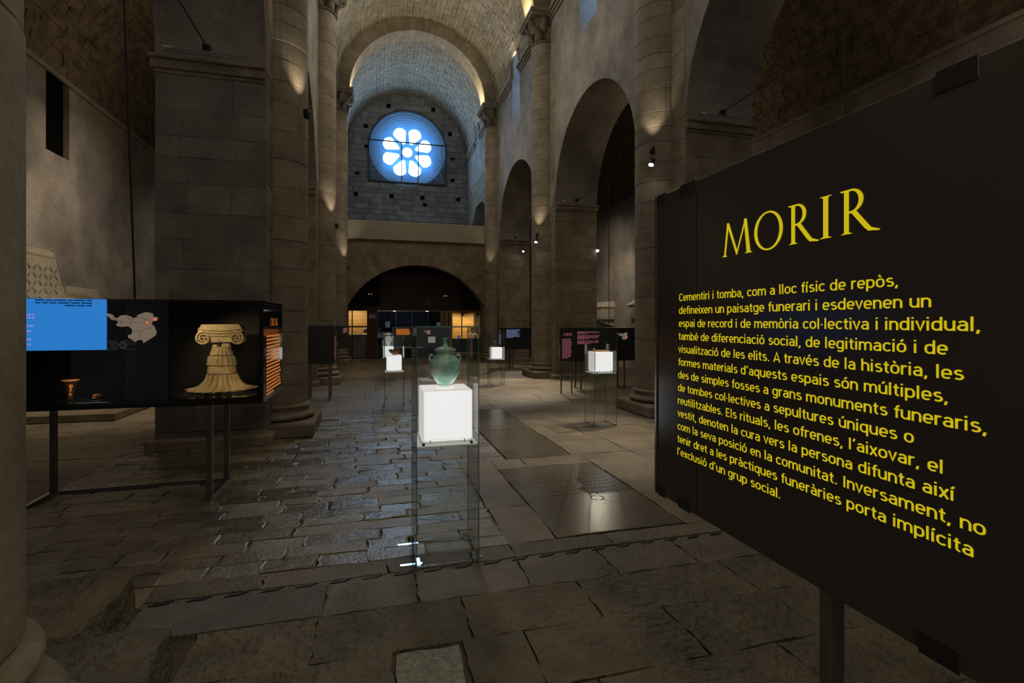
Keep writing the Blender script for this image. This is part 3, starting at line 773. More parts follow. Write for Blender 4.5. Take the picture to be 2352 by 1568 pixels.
def A_(cx, cy, rx, ry, a0, a1, n=9): return [(cx+rx*math.cos(R(a0+(a1-a0)*k/n)), cy+ry*math.sin(R(a0+(a1-a0)*k/n))) for k in range(n+1)]
def stad(x0, x1, y0=.06, y1=.68):
    m = (x0+x1)/2; r_ = (x1-x0)/2; ry = .22
    return A_(m, y1-ry, r_, ry, 0, 180)+A_(m, y0+ry, r_, ry, 180, 360)+[(x1, y1-ry)]
SF = {'o': (.56, [stad(.08, .48)]), 'n': (.54, [[(.08, 0), (.08, .74)], [(.08, .44)]+A_(.27, .46, .19, .22, 180, 0)+[(.46, 0)]]),
 'a': (.53, [[(.10, .585)]+A_(.265, .49, .175, .19, 135, 0)+[(.44, 0)], [(.44, .41), (.24, .41)]+A_(.24, .235, .16, .175, 90, 270)+[(.33, .07), (.44, .17)]]),
 'b': (.56, [[(.08, 0), (.08, 1.02)], stad(.08, .48)]), 'c': (.50, [A_(.28, .46, .20, .22, 35, 180)+A_(.28, .28, .20, .22, 180, 325)]),
 'd': (.57, [[(.48, 0), (.48, 1.02)], stad(.08, .48)]), 'e': (.54, [[(.09, .36), (.46, .36)]+A_(.275, .47, .19, .21, 0, 180)+A_(.275, .27, .19, .21, 180, 318)]),
 'f': (.34, [A_(.31, .82, .14, .15, 80, 180)+[(.17, 0)], [(.03, .67), (.34, .67)]]), 'g': (.57, [[(.48, .74), (.48, -.06)]+A_(.28, -.06, .20, .16, 0, -148), stad(.08, .48)]),
 'h': (.54, [[(.08, 0), (.08, 1.02)], [(.08, .44)]+A_(.27, .46, .19, .22, 180, 0)+[(.46, 0)]]), 'i': (.22, [[(.10, 0), (.10, .74)], 'd']), 'l': (.22, [[(.10, 0), (.10, 1.02)]]),
 'm': (.86, [[(.08, 0), (.08, .74)], [(.08, .44)]+A_(.25, .47, .17, .21, 180, 0)+[(.42, 0)], [(.42, .44)]+A_(.60, .47, .17, .21, 180, 0)+[(.77, 0)]]),
 'p': (.56, [[(.08, -.26), (.08, .74)], stad(.08, .48)]), 'q': (.57, [[(.48, -.26), (.48, .74)], stad(.08, .48)]), 'r': (.36, [[(.08, 0), (.08, .74)], [(.08, .42)]+A_(.25, .46, .17, .22, 170, 60)]),
 's': (.49, [A_(.255, .535, .155, .145, 35, 270)+A_(.255, .225, .175, .165, 90, -145)]), 't': (.36, [[(.17, .92), (.17, .22)]+A_(.30, .20, .13, .14, 180, 285), [(.03, .67), (.34, .67)]]),
 'u': (.55, [[(.47, 0), (.47, .74)], [(.08, .74), (.08, .28)]+A_(.275, .28, .195, .22, 180, 360)]), 'v': (.48, [[(.04, .74), (.24, .03), (.44, .74)]]), 'x': (.48, [[(.05, 0), (.43, .74)], [(.43, 0), (.05, .74)]]),
 'z': (.48, [[(.07, .68), (.41, .68), (.07, .06), (.43, .06)]]), 'A': (.62, [[(.04, 0), (.31, .98), (.58, 0)], [(.14, .27), (.48, .27)]]), 'C': (.62, [A_(.34, .70, .25, .25, 30, 180)+A_(.34, .30, .25, .25, 180, 330)]),
 'E': (.52, [[(.46, .06), (.09, .06), (.09, .95), (.45, .95)], [(.09, .51), (.41, .51)]]), 'I': (.24, [[(.11, 0), (.11, 1.0)]]),
 'U': (.62, [[(.09, 1), (.09, .3)]+A_(.32, .29, .23, .24, 180, 360)+[(.55, 1)]]), 'D': (.62, [[(.09, 0), (.09, 1)], [(.09, .95), (.26, .95)]+A_(.26, .64, .28, .31, 90, 0)+A_(.26, .36, .28, .31, 0, -90)+[(.09, .06)]]),
 'R': (.60, [[(.09, 0), (.09, 1)], [(.09, .95), (.30, .95)]+A_(.30, .73, .2, .22, 90, -90)+[(.09, .51)], [(.30, .51), (.52, 0)]]),
 ',': (.24, [[(.13, .10), (.06, -.17)]]), '.': (.24, ['b']), '·': (.24, ['m']), '’': (.24, [[(.15, 1.02), (.08, .76)]]), ' ': (.27, [])}
for ch_, (b_, ac) in {'à': ('a', -1), 'è': ('e', -1), 'é': ('e', 1), 'í': ('ı', 1), 'ó': ('o', 1), 'ò': ('o', -1), 'ú': ('u', 1)}.items():
    w_, S_ = SF['i'] if b_ == 'ı' else SF[b_]
    S_ = [q for q in S_ if q != 'd']; cx_ = w_/2; SF[ch_] = (w_, S_+[[(cx_-.04*ac, .84), (cx_+.09*ac, 1.02)]])
def stroke_text(name, body, cap, m, parent, loc, xdir, up, fit=None, t=.125, sp=.035):
    b = MB(); x = 0; X = Vector(xdir); U = Vector(up); L = Vector(loc); Q = []
    def dot(cx, cy):
        Q.append([(cx+.072*math.cos(k*math.pi/5), cy+.072*math.sin(k*math.pi/5)) for k in range(10)])
    for ch in body:
        w, S = SF[ch]
        for s in S:
            if s == 'd': dot(x+.10, .955); continue
            if s == 'b': dot(x+.11, .075); continue
            if s == 'm': dot(x+.11, .40); continue
            pts = [s[0]]
            for q in s[1:]:
                if (q[0]-pts[-1][0])**2+(q[1]-pts[-1][1])**2 > 1e-5: pts.append(q)
            s = pts
            n = len(s); Lf = []; Rt = []
            for i in range(n):
                a = s[max(i-1, 0)]; c = s[min(i+1, n-1)]; p = s[i]
                d1 = Vector((p[0]-a[0], p[1]-a[1])) if i > 0 else None; d2 = Vector((c[0]-p[0], c[1]-p[1])) if i < n-1 else None
                if d1 is None: d1 = d2
                if d2 is None: d2 = d1
                d1 = d1.normalized(); d2 = d2.normalized(); n1 = Vector((-d1.y, d1.x)); n2 = Vector((-d2.y, d2.x)); mm = (n1+n2)
                mm = mm.normalized() if mm.length > .1 else n1
                k = min(1/max(mm.dot(n1), .3), 1.8)*t/2
                Lf.append((p[0]+mm.x*k+x, p[1]+mm.y*k)); Rt.append((p[0]-mm.x*k+x, p[1]-mm.y*k))
            for i in range(n-1): Q.append([Lf[i], Rt[i], Rt[i+1], Lf[i+1]])
        x += w+sp
    sc = fit/(x*cap) if fit else 1
    for q in Q: b.add([L+X*(p[0]*cap*sc)+U*(p[1]*cap) for p in q], [tuple(range(len(q)))])
    return b.build(name, m, parent)
def ring(cx, cy, rx, ry, tx, ty, a0=0, a1=360, n=32, rot=0):
    'stroke ring with horizontal stroke tx and vertical stroke ty'
    Q = []
    for k in range(n):
        p = []
        for a in (R(a0+(a1-a0)*k/n), R(a0+(a1-a0)*(k+1)/n)):
            c, s = math.cos(a), math.sin(a); p.append((cx+rx*c, cy+ry*s)); 
            a_ = a+R(rot); th = 1
            p.append((cx+(rx-tx)*c, cy+(ry-ty)*s))
        Q.append([p[0], p[2], p[3], p[1]])
    return Q
def serif(cx, y, w, up=1, t=.022): return [[(cx-w, y), (cx+w, y), (cx+w*.35, y+up*.05), (cx-w*.35, y+up*.05)], [(cx-w, y), (cx+w, y), (cx+w, y+up*t*.6), (cx-w, y+up*t*.6)]]
GL = {
 'M': (1.0, [[(.06, 0), (.12, 0), (.24, 1), (.17, .97)], [(.155, 1), (.24, 1), (.53, .10), (.49, 0)], [(.47, 0), (.52, .02), (.82, 1), (.77, 1)], [(.74, 1), (.83, 1), (.95, 0), (.83, 0)]]+serif(.09, 0, .085)+serif(.89, 0, .12)),
 'O': (.98, ring(.49, .5, .46, .53, .105, .045, 0, 360, 40)),
 'R': (.80, [[(.12, 0), (.235, 0), (.235, 1), (.12, 1)]]+serif(.178, 0, .13)+[[(.02, 1), (.24, 1), (.24, .96), (.06, .96)]]+[[(.2, 1.0), (.30, 1.0), (.30, .958), (.2, .958)], [(.2, .46), (.32, .46), (.32, .505), (.2, .505)]]+
       ring(.28, .735, .29, .268, .11, .042, -90, 90, 18)+[[(.27, .49), (.40, .50), (.74, .06), (.60, .06)], [(.60, .07), (.745, .06), (.93, -.005), (.90, -.03)], [(.60, .08), (.66, .0), (.90, -.03), (.72, .08)]]),
 'I': (.36, [[(.12, 0), (.24, 0), (.24, 1), (.12, 1)]]+serif(.18, 0, .14)+serif(.18, 1, .14, -1)),
 'C': (.85, ring(.5, .5, .44, .52, .11, .045, 48, 312, 30)),
 'E': (.62, [[(.12, 0), (.235, 0), (.235, 1), (.12, 1)], [(.04, 0), (.56, 0), (.56, .05), (.04, .05)], [(.04, 1), (.54, 1), (.54, .95), (.04, .95)], [(.2, .53), (.48, .53), (.48, .48), (.2, .48)]]),
 'A': (.88, [[(.06, 0), (.11, 0), (.44, 1), (.40, .95)], [(.37, 1), (.45, 1), (.86, 0), (.73, 0)], [(.2, .36), (.6, .36), (.6, .32), (.2, .32)]]+serif(.085, 0, .08)+serif(.79, 0, .11)),
}
def capitals(name, word, spans, height, m, parent, fn):
    'fn(s, t) -> xyz; spans: s-range of each letter'
    obs = []
    for ch, (a, c) in zip(word, spans):
        w, Q = GL[ch]; xs_ = [p[0] for q in Q for p in q]; lo, hi = min(xs_), max(xs_); b = MB()
        for q in Q: b.add([fn(a+(p[0]-lo)/(hi-lo)*(c-a), p[1]*height) for p in q], [tuple(range(len(q)))])
        obs.append(b.build(name, m, parent))
    return obs
def bars(name, m, parent, fn, w, rows, pitch, th, rag=.12, gaps=(), wl=(.04, .10), sp=.008):
    'rows of tiny words'
    b = MB()
    for j in range(rows):
        if j in gaps: continue
        end = w*(1-rnd.random()*rag) if (j+1) not in gaps and j != rows-1 else w*rnd.uniform(.4, .75)
        s = 0
        while s < end-.01:
            l = min(rnd.uniform(*wl)*w, end-s); t = -j*pitch
            b.add([fn(s, t), fn(s+l, t), fn(s+l, t-th), fn(s, t-th)], [(0, 1, 2, 3)]); s += l+sp*w
    o = b.build(name, m, parent); return o

# ------------------------------------------------------------------ big lettered panel
PX = 1.21
pn = empty('information_board', (PX, 1.2, 0), 'large glossy black panel with yellow title and yellow Catalan text', 'information panel')
def loc_(o): o.location = o.location-Vector(pn.location)
def addp(o): o.parent = pn; o.location = Vector(o.location)-Vector(pn.location); return o
yf = atX(1508, 740, PX).y; zt = 2.15; zbp = .852
yf2 = atX(1598, 740, PX).y
addp(MB().bbox(PX, PX+.13, -.5, yf2-.002, zbp, zt, .003).build('board', M['panel']))
addp(MB().bbox(PX, PX+.13, yf2+.002, yf, zbp, zt, .003).build('end_board', M['panel']))
addp(MB().bbox(PX-.004, PX+.01, yf2-.004, yf2+.004, zt-.01, zt+.012, .002).build('clip', M['frame']))
addp(MB().bbox(PX-.006, PX+.0, yf-.008, yf+.006, zbp-.002, zt+.002, .001).build('edge_strip', M['frame']))
def fitting(u0, u1, top):
    a, c = atX(u0, 740, PX).y, atX(u1, 740, PX).y; z0, z1 = ((zt-.045, zt+.006) if top else (zbp-.006, zbp+.045))
    addp(MB().bbox(PX-.003, PX+.002, c, a, z0, z1, .001).build('fitting', M['frame2']))
M['frame2'] = plain('fitting_black', (.03, .03, .03), .35)
for f in ((1512, 1530, 1), (1512, 1528, 0), (1562, 1600, 1), (1558, 1586, 0), (2150, 2250, 1), (2110, 2205, 0)): fitting(*f)
for uu in (1907,):
    yy = atX(uu, 740, PX+.02).y
    addp(MB().bbox(PX+.01, PX+.06, yy-.012, yy+.03, .0, zbp, .004).build('leg', M['frame']))
    addp(MB().bbox(PX-.02, PX+.34, yy-.03, yy+.05, 0, .012, .004).build('foot', M['frame']))
addp(MB().bbox(PX+.01, PX+.06, -.30, -.26, 0, zbp, .004).build('leg', M['frame']))
ys0 = atX(1660, 740, PX).y
fnp = lambda s, t: (PX-.0015, s, t)
U = [(1660, 1729), (1733, 1799), (1811, 1882), (1884, 1911), (1930, 2023)]
spans = [(atX(a, 600, PX).y, atX(c, 600, PX).y) for a, c in U]
for o in capitals('title_letter', 'MORIR', spans, .1165, M['yellow'], None, lambda s, t: (PX-.0015, s, 1.832+t)): addp(o)
LINES = [('Cementiri i tomba, com a lloc físic de repòs,', 2067), ('defineixen un paisatge funerari i esdevenen un', 2142), ('espai de record i de memòria col·lectiva i individual,', 2257),
 ('també de diferenciació social, de legitimació i de', 2180), ('visualització de les elits. A través de la història, les', 2217), ('formes materials d’aquests espais són múltiples,', 2182),
 ('des de simples fosses a grans monuments funeraris,', 2272), ('de tombes col·lectives a sepultures úniques o', 2102), ('reutilitzables. Els rituals, les ofrenes, l’aixovar, el', 2170),
 ('vestit, denoten la cura vers la persona difunta així', 2195), ('com la seva posició en la comunitat. Inversament, no', 2268), ('tenir dret a les pràctiques funeràries porta implícita', 2240), ('l’exclusió d’un grup social.', 1795)]
yl = atX(1560, 740, PX).y; z0 = 1.6+(740-691.5)*(yl*math.cos(YR)+PX*math.sin(YR))/FPX; pitch = .0524
for k, (s, u) in enumerate(LINES):
    ye = atX(u, 740, PX).y; yls = atX(1560-k*.35, 740, PX).y
    o = stroke_text('text_line', s, .0300, M['yellow'], None, (PX-.001, yls, z0-k*pitch), (0, -1, 0), (0, 0, 1), fit=yls-ye)
    addp(o)

# ------------------------------------------------------------------ long black display case on the left
CY = 5.12; CX1 = atY(605, 800, CY).x; CX0 = -3.7; CZ0, CZ1 = .862, 1.80; CYB = 6.15
cs = empty('display_case', (-2.1, CY, 0), 'long black glass-fronted case with blue screen, map and lit antiquities', 'display case')
def c_(o, p=cs): o.parent = p; o.location = Vector(o.location)-Vector(p.location); return o
def bx(name, m, *a, b=.004, p=cs): return c_(MB().bbox(*a, b).build(name, m), p)
bx('top_board', M['black'], CX0, CX1, CY, CYB, CZ1-.03, CZ1)
bx('bottom_board', M['black'], CX0, CX1, CY, CYB, CZ0, CZ0+.06)
bx('back_board', M['blackm'], CX0, CX1-.04, CYB-.05, CYB, CZ0+.06, CZ1-.03)
bx('end_board', M['black'], CX1-.035, CX1, CY, CYB, CZ0+.06, CZ1-.03)
bx('end_board', M['black'], CX0, CX0+.04, CY, CYB, CZ0+.06, CZ1-.03)
xd = atY(288, 800, CY).x
bx('divider', M['blackm'], xd-.01, xd+.02, CY+.02, CYB-.05, CZ0+.06, CZ1-.03)
bx('front_glass', M['darkglass'], CX0+.04, CX1-.036, CY+.001, CY+.007, CZ0+.06, CZ1-.03, b=.001)
xs0, xs1 = CX0+.05, atY(245, 740, CY-.004).x; zs1, zs0_ = CZ1-.004, atY(245, 803, CY).z
scr = bx('screen', M['screen'], xs0, xs1, CY-.014, CY-.001, zs0_, zs1, b=.001)
bx('screen_back', M['blackm'], xs0, xs1, CY+.01, CY+.06, zs0_, zs1-.03)
def at_case(u, v, dy=-.016): return atY(u, v, CY+dy)
for s, u, v, m_ in (('s de la', 59, 724, 'screen3'), ('ació de', 58, 731, 'screen3'), ('endes', 60, 750, 'screen3'), ('més', 60, 762, 'screen3'), ('grands', 52, 781, 'screen3'), ('s les', 57, 793, 'screen3')):
    p = at_case(u, v+.5); c_(stroke_text('screen_text', s, .019, M[m_], None, p, (1, 0, 0), (0, 0, 1), t=.17))
fnm = lambda s, t: (at_case(211, 688).x-s, CY-.0155, at_case(211, 688.5).z+t)
c_(bars('mirrored_text', M['screen2'], None, fnm, .46, 3, .022, .011, rag=.25, wl=(.05, .2), sp=.02))
# printed map
def zp(x, y): return (40+x/5.809, 550+y/5.809)
MAPZ = [(1195, 985), (1225, 985), (1270, 1003), (1300, 1040), (1325, 1048), (1350, 1035), (1365, 1015), (1400, 1008), (1440, 1005), (1490, 1018), (1520, 1030), (1545, 1050), (1575, 1038), (1600, 1040), (1590, 1015), (1625, 998), (1660, 985), (1690, 972), (1750, 970), (1800, 985), (1815, 1000), (1812, 1025), (1850, 1032), (1880, 1040), (1865, 1085), (1835, 1082), (1800, 1095), (1795, 1130), (1830, 1160), (1845, 1200), (1860, 1230), (1850, 1270), (1800, 1310), (1740, 1345), (1700, 1372), (1680, 1382), (1670, 1345), (1610, 1340), (1570, 1370), (1530, 1335), (1480, 1310), (1470, 1275), (1520, 1265), (1535, 1220), (1515, 1180), (1480, 1155), (1440, 1160), (1390, 1165), (1340, 1155), (1305, 1135), (1330, 1125), (1340, 1090), (1310, 1075), (1260, 1072), (1235, 1050), (1195, 1015)]
def mapshape(parent, fn, name='map', lines=True):
    pts = [fn(*p) for p in MAPZ]
    vs = [Vector((x, 0, z)) for x, z in pts]
    from mathutils.geometry import tessellate_polygon
    F = tessellate_polygon([[Vector((x, z, 0)) for x, z in pts]])
    return pts, F
pts, F = mapshape(None, lambda x, y: (lambda p: (p.x, p.z))(at_case(*zp(x, y), dy=-.003)))
mp_ = c_(mesh('map', [(x, CY-.003, z) for x, z in pts], [tuple(f) for f in F], M['map']))
b = MB()
for ln in ([(1240, 1040), (1340, 1080), (1400, 1110), (1500, 1105), (1640, 1110)], [(1390, 1050), (1400, 1110), (1380, 1140)], [(1600, 1020), (1700, 1060), (1760, 1060)], [(1540, 1220), (1640, 1225), (1700, 1190), (1800, 1175)], [(1640, 1340), (1630, 1260), (1670, 1210)], [(1470, 1020), (1480, 1060), (1560, 1080), (1560, 1055)], [(1700, 1060), (1690, 1110), (1740, 1140)], [(1510, 1150), (1515, 1110)]):
    for a, c in zip(ln[:-1], ln[1:]):
        p, q = at_case(*zp(*a), dy=-.004), at_case(*zp(*c), dy=-.004); d = (q-p).normalized()*.0012; nn = Vector((-d.z, 0, d.x))
        b.add([p-nn, q-nn, q+nn, p+nn], [(0, 1, 2, 3)])
c_(b.build('map_lines', M['mapline'], None))
for (x, y) in ((1725, 1110), (1832, 1067)):
    p = at_case(*zp(x, y), dy=-.006); c_(mesh('map_light', [(p.x+.010*math.cos(2*math.pi*k/12), p.y, p.z+.010*math.sin(2*math.pi*k/12)) for k in range(12)], [tuple(range(12))], M['red']))
# spiral emblem with lines
b = MB(); c0 = at_case(282, 793); pr = None
for k in range(60):
    a = k*.22+1.2; r_ = .034*(1-k/75); p = Vector((c0.x+r_*math.cos(a), CY-.004, c0.z+r_*math.sin(a)))
    if pr is not None:
        d = (p-pr).normalized()*.0016; nn = Vector((-d.z, 0, d.x)); b.add([pr-nn, p-nn, p+nn, pr+nn], [(0, 1, 2, 3)])
    pr = p
for k in range(7):
    z = c0.z+.036-k*.012; x0 = c0.x-.13+rnd.uniform(0, .05); x1 = c0.x-.04
    b.add([(x0, CY-.004, z), (x1, CY-.004, z), (x1, CY-.004, z+.0016), (x0, CY-.004, z+.0016)], [(0, 1, 2, 3)])
    if k in (0, 2, 6): b.add([(c0.x+.0, CY-.004, z), (c0.x+.10, CY-.004, z), (c0.x+.10, CY-.004, z+.0016), (c0.x, CY-.004, z+.0016)], [(0, 1, 2, 3)])
c_(b.build('spiral_emblem', M['greyprint'], None))
# orange text on the end
fe = lambda s, t: (CX1+.0015, s, t)
ya, yb = atX(621, 740, CX1).y, atX(638, 740, CX1).y; za, zb_ = atX(630, 747, CX1).z, atX(630, 731, CX1).z
n5 = 5; st_ = (yb-ya)/n5
for o in capitals('title_letter', 'CREAR', [(ya+k*st_, ya+(k+.9)*st_) for k in range(5)], abs(zb_-za), M['orange'], None, lambda s, t: (CX1+.0015, s, za+t)): c_(o)
y0_, y1_ = atX(612, 740, CX1).y, atX(645, 740, CX1).y
ztop = atX(612, 770, CX1).z
c_(bars('body_text', M['orange'], None, lambda s, t: (CX1+.0015, y0_+s, ztop+t), y1_-y0_, 17, .0345, .019, rag=.12))
# frames
for x in (-1.41, -2.86):
    f = MB(); 
    for yy in (5.16, 5.72): f.bbox(x-.025, x+.025, yy-.02, yy+.02, .03, CZ0, .004)
    f.bbox(x-.025, x+.025, 5.1, 5.78, .0, .035, .004); c_(f.build('leg_frame', M['frame'], None))
bx('rail', M['frame'], -2.84, -1.43, 5.70, 5.74, .0, .03)
# cable drop
def cable(name, pts, lab, r=.008): return tag(MB().tube(pts, r, 6).build(name, M['blackm']), lab, 'cable')
# spot in the case
light('case_lamp', 'SPOT', (-1.75, CY+.07, CZ1-.05), 4.6, (1, .76, .40), (-1.42, 5.65, 1.2), .02, angle=90, blend=.6)
light('case_lamp', 'SPOT', (-1.10, CY+.10, CZ0+.12), .9, (1, .70, .34), (-1.42, 5.65, 1.3), .02, angle=90, blend=.6)
light('case_lamp', 'SPOT', (-2.40, CY+.05, 1.22), 2.2, (1, .62, .28), (-2.56, 5.42, .98), .01, angle=60, blend=.6)

# Ionic capital on a broken fluted shaft
io = empty('ionic_capital', (-1.43, 5.62, .93), 'broken pale limestone ionic capital on a flaring fluted shaft, lit in black case', 'sculpture')
flute = lambda a, z: 1+.11*abs(math.sin(8*a))+.02*math.sin(23*a+z*40)
rag = lambda a, z: 1+.06*abs(math.sin(7*a))+.05*math.sin(3*a+1)+.03*math.sin(11*a+2)
b = MB().lathe([(.25, 0), (.27, .010), (.275, .022), (.225, .034), (.175, .055), (.148, .085), (.130, .12), (.120, .165)], n=120, fn=lambda a, z: rag(a, z)*(1+(.30 if z > .015 else .05)*(abs(math.sin(10*a))-.5)*(1-z*3))); b.build('flared_base', M['marble'], io)
b = MB().lathe([(.122, .17), (.128, .175), (.122, .235), (.118, .245)], n=48, fn=lambda a, z: 1+.02*math.sin(5*a)); b.build('plain_drum', M['marble'], io)
b = MB().lathe([(.112, .25), (.117, .256), (.108, .33), (.100, .342)], n=72, fn=flute); b.build('fluted_drum', M['marble'], io)
b = MB().lathe([(.090, .347), (.095, .352), (.080, .41), (.06, .43)], n=64, fn=lambda a, z: flute(a, z)*(1-.25*max(0, math.sin(a*1.5))*(z-.34)*10)); b.build('fluted_drum', M['marble'], io)
for x, w, z in ((-.05, .025, .425), (.045, .04, .435)): MB().bbox(x-w, x+w, -.05, .0, z-.02, z+.028, .012).build('fragment', M['marble'], io)
for s in (-1, 1):
    b = MB(); c = Vector((s*.145, -.06, .515)); pts = []
    for k in range(46):
        r_ = .066*(1-k/52); pts.append((c.x+s*r_*math.sin(k*.30), c.y-.014*(k/46), c.z+r_*math.cos(k*.30)))
    b.tube(pts, [.0125*(1-k/80) for k in range(46)], 7)
    n = 20; V = [(c.x+.058*math.cos(2*math.pi*k/n), y, c.z+.058*math.sin(2*math.pi*k/n)) for y in (-.038, .11) for k in range(n)]
    b.add(V, [tuple(range(n))[::-1], tuple(range(n, 2*n))]+[(k, (k+1) % n, (k+1) % n+n, k+n) for k in range(n)])
    b.build('volute', M['marble'], io)
out = [(-.155, .60), (.155, .60), (.17, .645), (-.17, .645)]
b = MB(); Vv = []; prof = [(-.145, .50), (-.10, .475), (.10, .475), (.145, .50), (.20, .585), (.165, .65), (-.165, .65), (-.20, .585)]
n = len(prof); b.add([(x, -.05, z) for x, z in prof]+[(x, .12, z) for x, z in prof], [tuple(range(n)), tuple(range(2*n-1, n-1, -1))]+[(k, k+n, (k+1) % n+n, (k+1) % n) for k in range(n)])
for zz in (.54, .565, .59):
    pts = [(-.19+.38*k/14, -.055, zz+.02*abs((k-7)/7)**2) for k in range(15)]; b.tube(pts, .007, 6)
b.build('abacus', M['marble'], io)
bx('stand', M['blackm'], -1.74, -1.12, 5.32, 5.92, CZ0+.06, .928)
tag(MB().tube([(-1.43, 5.62, .55), (-1.43, 5.62, .60)], .01, 6).build('rod', M['blackm'], io), None) and None
MB().tube([(-0, 0, .42), (0, 0, .50)], .012, 8).build('support_rod', M['blackm'], io)
D.objects.remove(D.objects['rod'])
# cup and sherd
sz = atY(150, 913, 5.42).z
bx('shelf', M['chrome'], atY(122, 913, 5.42).x, atY(233, 913, 5.42).x, 5.30, 5.55, sz-.006, sz, b=.001)
p = atY(161, 913, 5.42)
cup = empty('painted_cup', (p.x, 5.42, p.z), 'small black-glazed cup with orange figures on the lit shelf under the blue screen', 'cup')
MB().lathe([(.030, 0), (.032, .01), (.024, .02), (.032, .04), (.045, .09), (.060, .148), (.062, .155)], n=28).build('bowl', M['glaze'], cup, True)
MB().lathe([(.0615, .148), (.066, .152), (.066, .160), (.058, .160)], n=28).build('rim', M['terra'], cup, True)
b = MB()
for (ax, z0, w, h_) in ((-60, .095, .5, .03), (-58, .065, .25, .03), (-62, .02, .5, .028), (-64, .05, .18, .05)):
    V = []
    for k in range(7):
        a = R(ax)+w*(k/6-.5)
        for z in (z0, z0+h_*(1-.5*abs(k/6-.5))):
            r_ = .0255+.0345*max(0, min(1, (z-.02)/.13))**.9+.008; V.append((r_*math.cos(a), r_*math.sin(a), z))
    b.add(V, [(2*k, 2*k+2, 2*k+3, 2*k+1) for k in range(6)])
b.build('figure', M['terra'], cup)
p = atY(224, 912, 5.45); sh = MB().lathe([(.02, 0), (.032, .006), (.026, .018), (.01, .024)], n=12, fn=lambda a, z: 1+.25*math.sin(2*a)).build('sherd', M['terra']); sh.location = p; tag(sh, 'small flat orange pottery sherd beside the painted cup', 'sherd')
sh.location.z = sz

# ------------------------------------------------------------------ glass vitrines with glowing plinths
def vitrine(x, y, w, d, top, zp_, bs, label, tint=1, feet=True, off=(0, 0)):
    r_ = empty('glass_vitrine', (x, y, 0), label, 'vitrine', 'glass vitrines with glowing cubes'); t = .008
    for nm, a in (('front_pane', (0, w, 0, t)), ('back_pane', (0, w, d-t, d)), ('side_pane', (0, t, t, d-t)), ('side_pane', (w-t, w, t, d-t))):
        b = MB(); x0, x1, y0, y1 = a; b.box(x0, x1, y0, y1, .012, top-t)
        M_ = []
        o = b.build(nm, [M['glass'], M['gedge']], r_)
        thinx = (x1-x0) < .02
        for p_ in o.data.polygons:
            nrm = p_.normal
            if (thinx and abs(nrm.x) < .5) or (not thinx and abs(nrm.y) < .5): p_.material_index = 1
    o = MB().box(0, w, 0, d, top-t, top).build('top_pane', [M['glass'], M['gedge']], r_)
    for p_ in o.data.polygons:
        if abs(p_.normal.z) < .5: p_.material_index = 1
    MB().bbox(t, w-t, t, d-t, zp_-.008, zp_, .001).build('shelf', M['tray'], r_)
    MB().bbox(.04, w-.04, .04, d-.04, zp_+.001, zp_+.022, .003).build('tray', M['tray'], r_)
    cx, cy = w/2+off[0], d/2+off[1]; h = bs/2
    bz = zp_+.03
    o = MB().bbox(cx-h, cx+h, cy-h, cy+h, bz, bz+bs, .006).build('light_cube', [M['lit'], M['litside']], r_)
    for p_ in o.data.polygons:
        if abs(p_.normal.x) > .5 or p_.normal.z > .5 or max(abs(q) for q in p_.normal) < .9: p_.material_index = 1
    for px_ in (.05, w-.05): MB().bbox(px_-.008, px_+.008, t+.002, .028, zp_, zp_+.016, .002).build('clip', M['blackm'], r_)
    for px_ in (.095, w-.095): MB().tube([(px_, .032, zp_+.01), (px_, .032, zp_+.045)], .003, 6).build('pin', M['chrome'], r_)
    if feet:
        for fx, sx_ in ((.0, 1), (w, -1)):
            for fy in (.05, d-.05):
                b = MB(); b.bbox(fx-.10 if sx_ > 0 else fx-.045, fx+.045 if sx_ > 0 else fx+.03, fy-.014, fy+.014, 0, .012, .002)
                b.bbox(fx+sx_*.02-.014, fx+sx_*.02+.014, fy-.03, fy+.085, 0, .011, .002)
                b.build('foot_clamp', M['chrome'], r_)
    return r_
vA = vitrine(.275, 3.37, .418, .42, 1.575, .79, .33, 'nearest tall glass vitrine on the setts, green glass urn on its glowing cube', off=(.003, -.02))
vC = vitrine(3.27, 7.2, .375, .38, 1.53, .82, .29, 'glass vitrine on the warmly lit slabs at right, flat object on glowing cube')
vB = vitrine(.22, 9.94, .37, .37, 1.35, .66, .28, 'glass vitrine left of the urn holding a tilted bowl on its glowing cube', feet=False)
vD = vitrine(.26, 14.3, .34, .34, 1.34, .64, .27, 'farthest glass vitrine at left, pale jug on glowing cube', feet=False)
vE = vitrine(2.88, 12.6, .37, .37, 1.34, .66, .27, 'glass vitrine right of the urn in mid distance, small stem goblet on its cube')
def lamp_in(vx, vy, z, pw): light('vitrine_glow', 'POINT', (vx, vy, z), pw, (1, .96, .9), None, .06)
light('urn_glow', 'AREA', (.275+.21, 3.56, 1.158), .4, (1, .97, .93), (.485, 3.56, 2), .26)
light('urn_fill', 'SPOT', (.9, 1.6, 4.2), 26, (.9, 1, .95), (.485, 3.56, 1.3), .05, angle=9, blend=.5)  # added unseen spot, supplements the cube's light on the urn
light('bowl_spot', 'SPOT', (1.0, 8.0, 5), 14, (1, .8, .55), (.4, 10.1, 1.1), .05, angle=8, blend=.5)

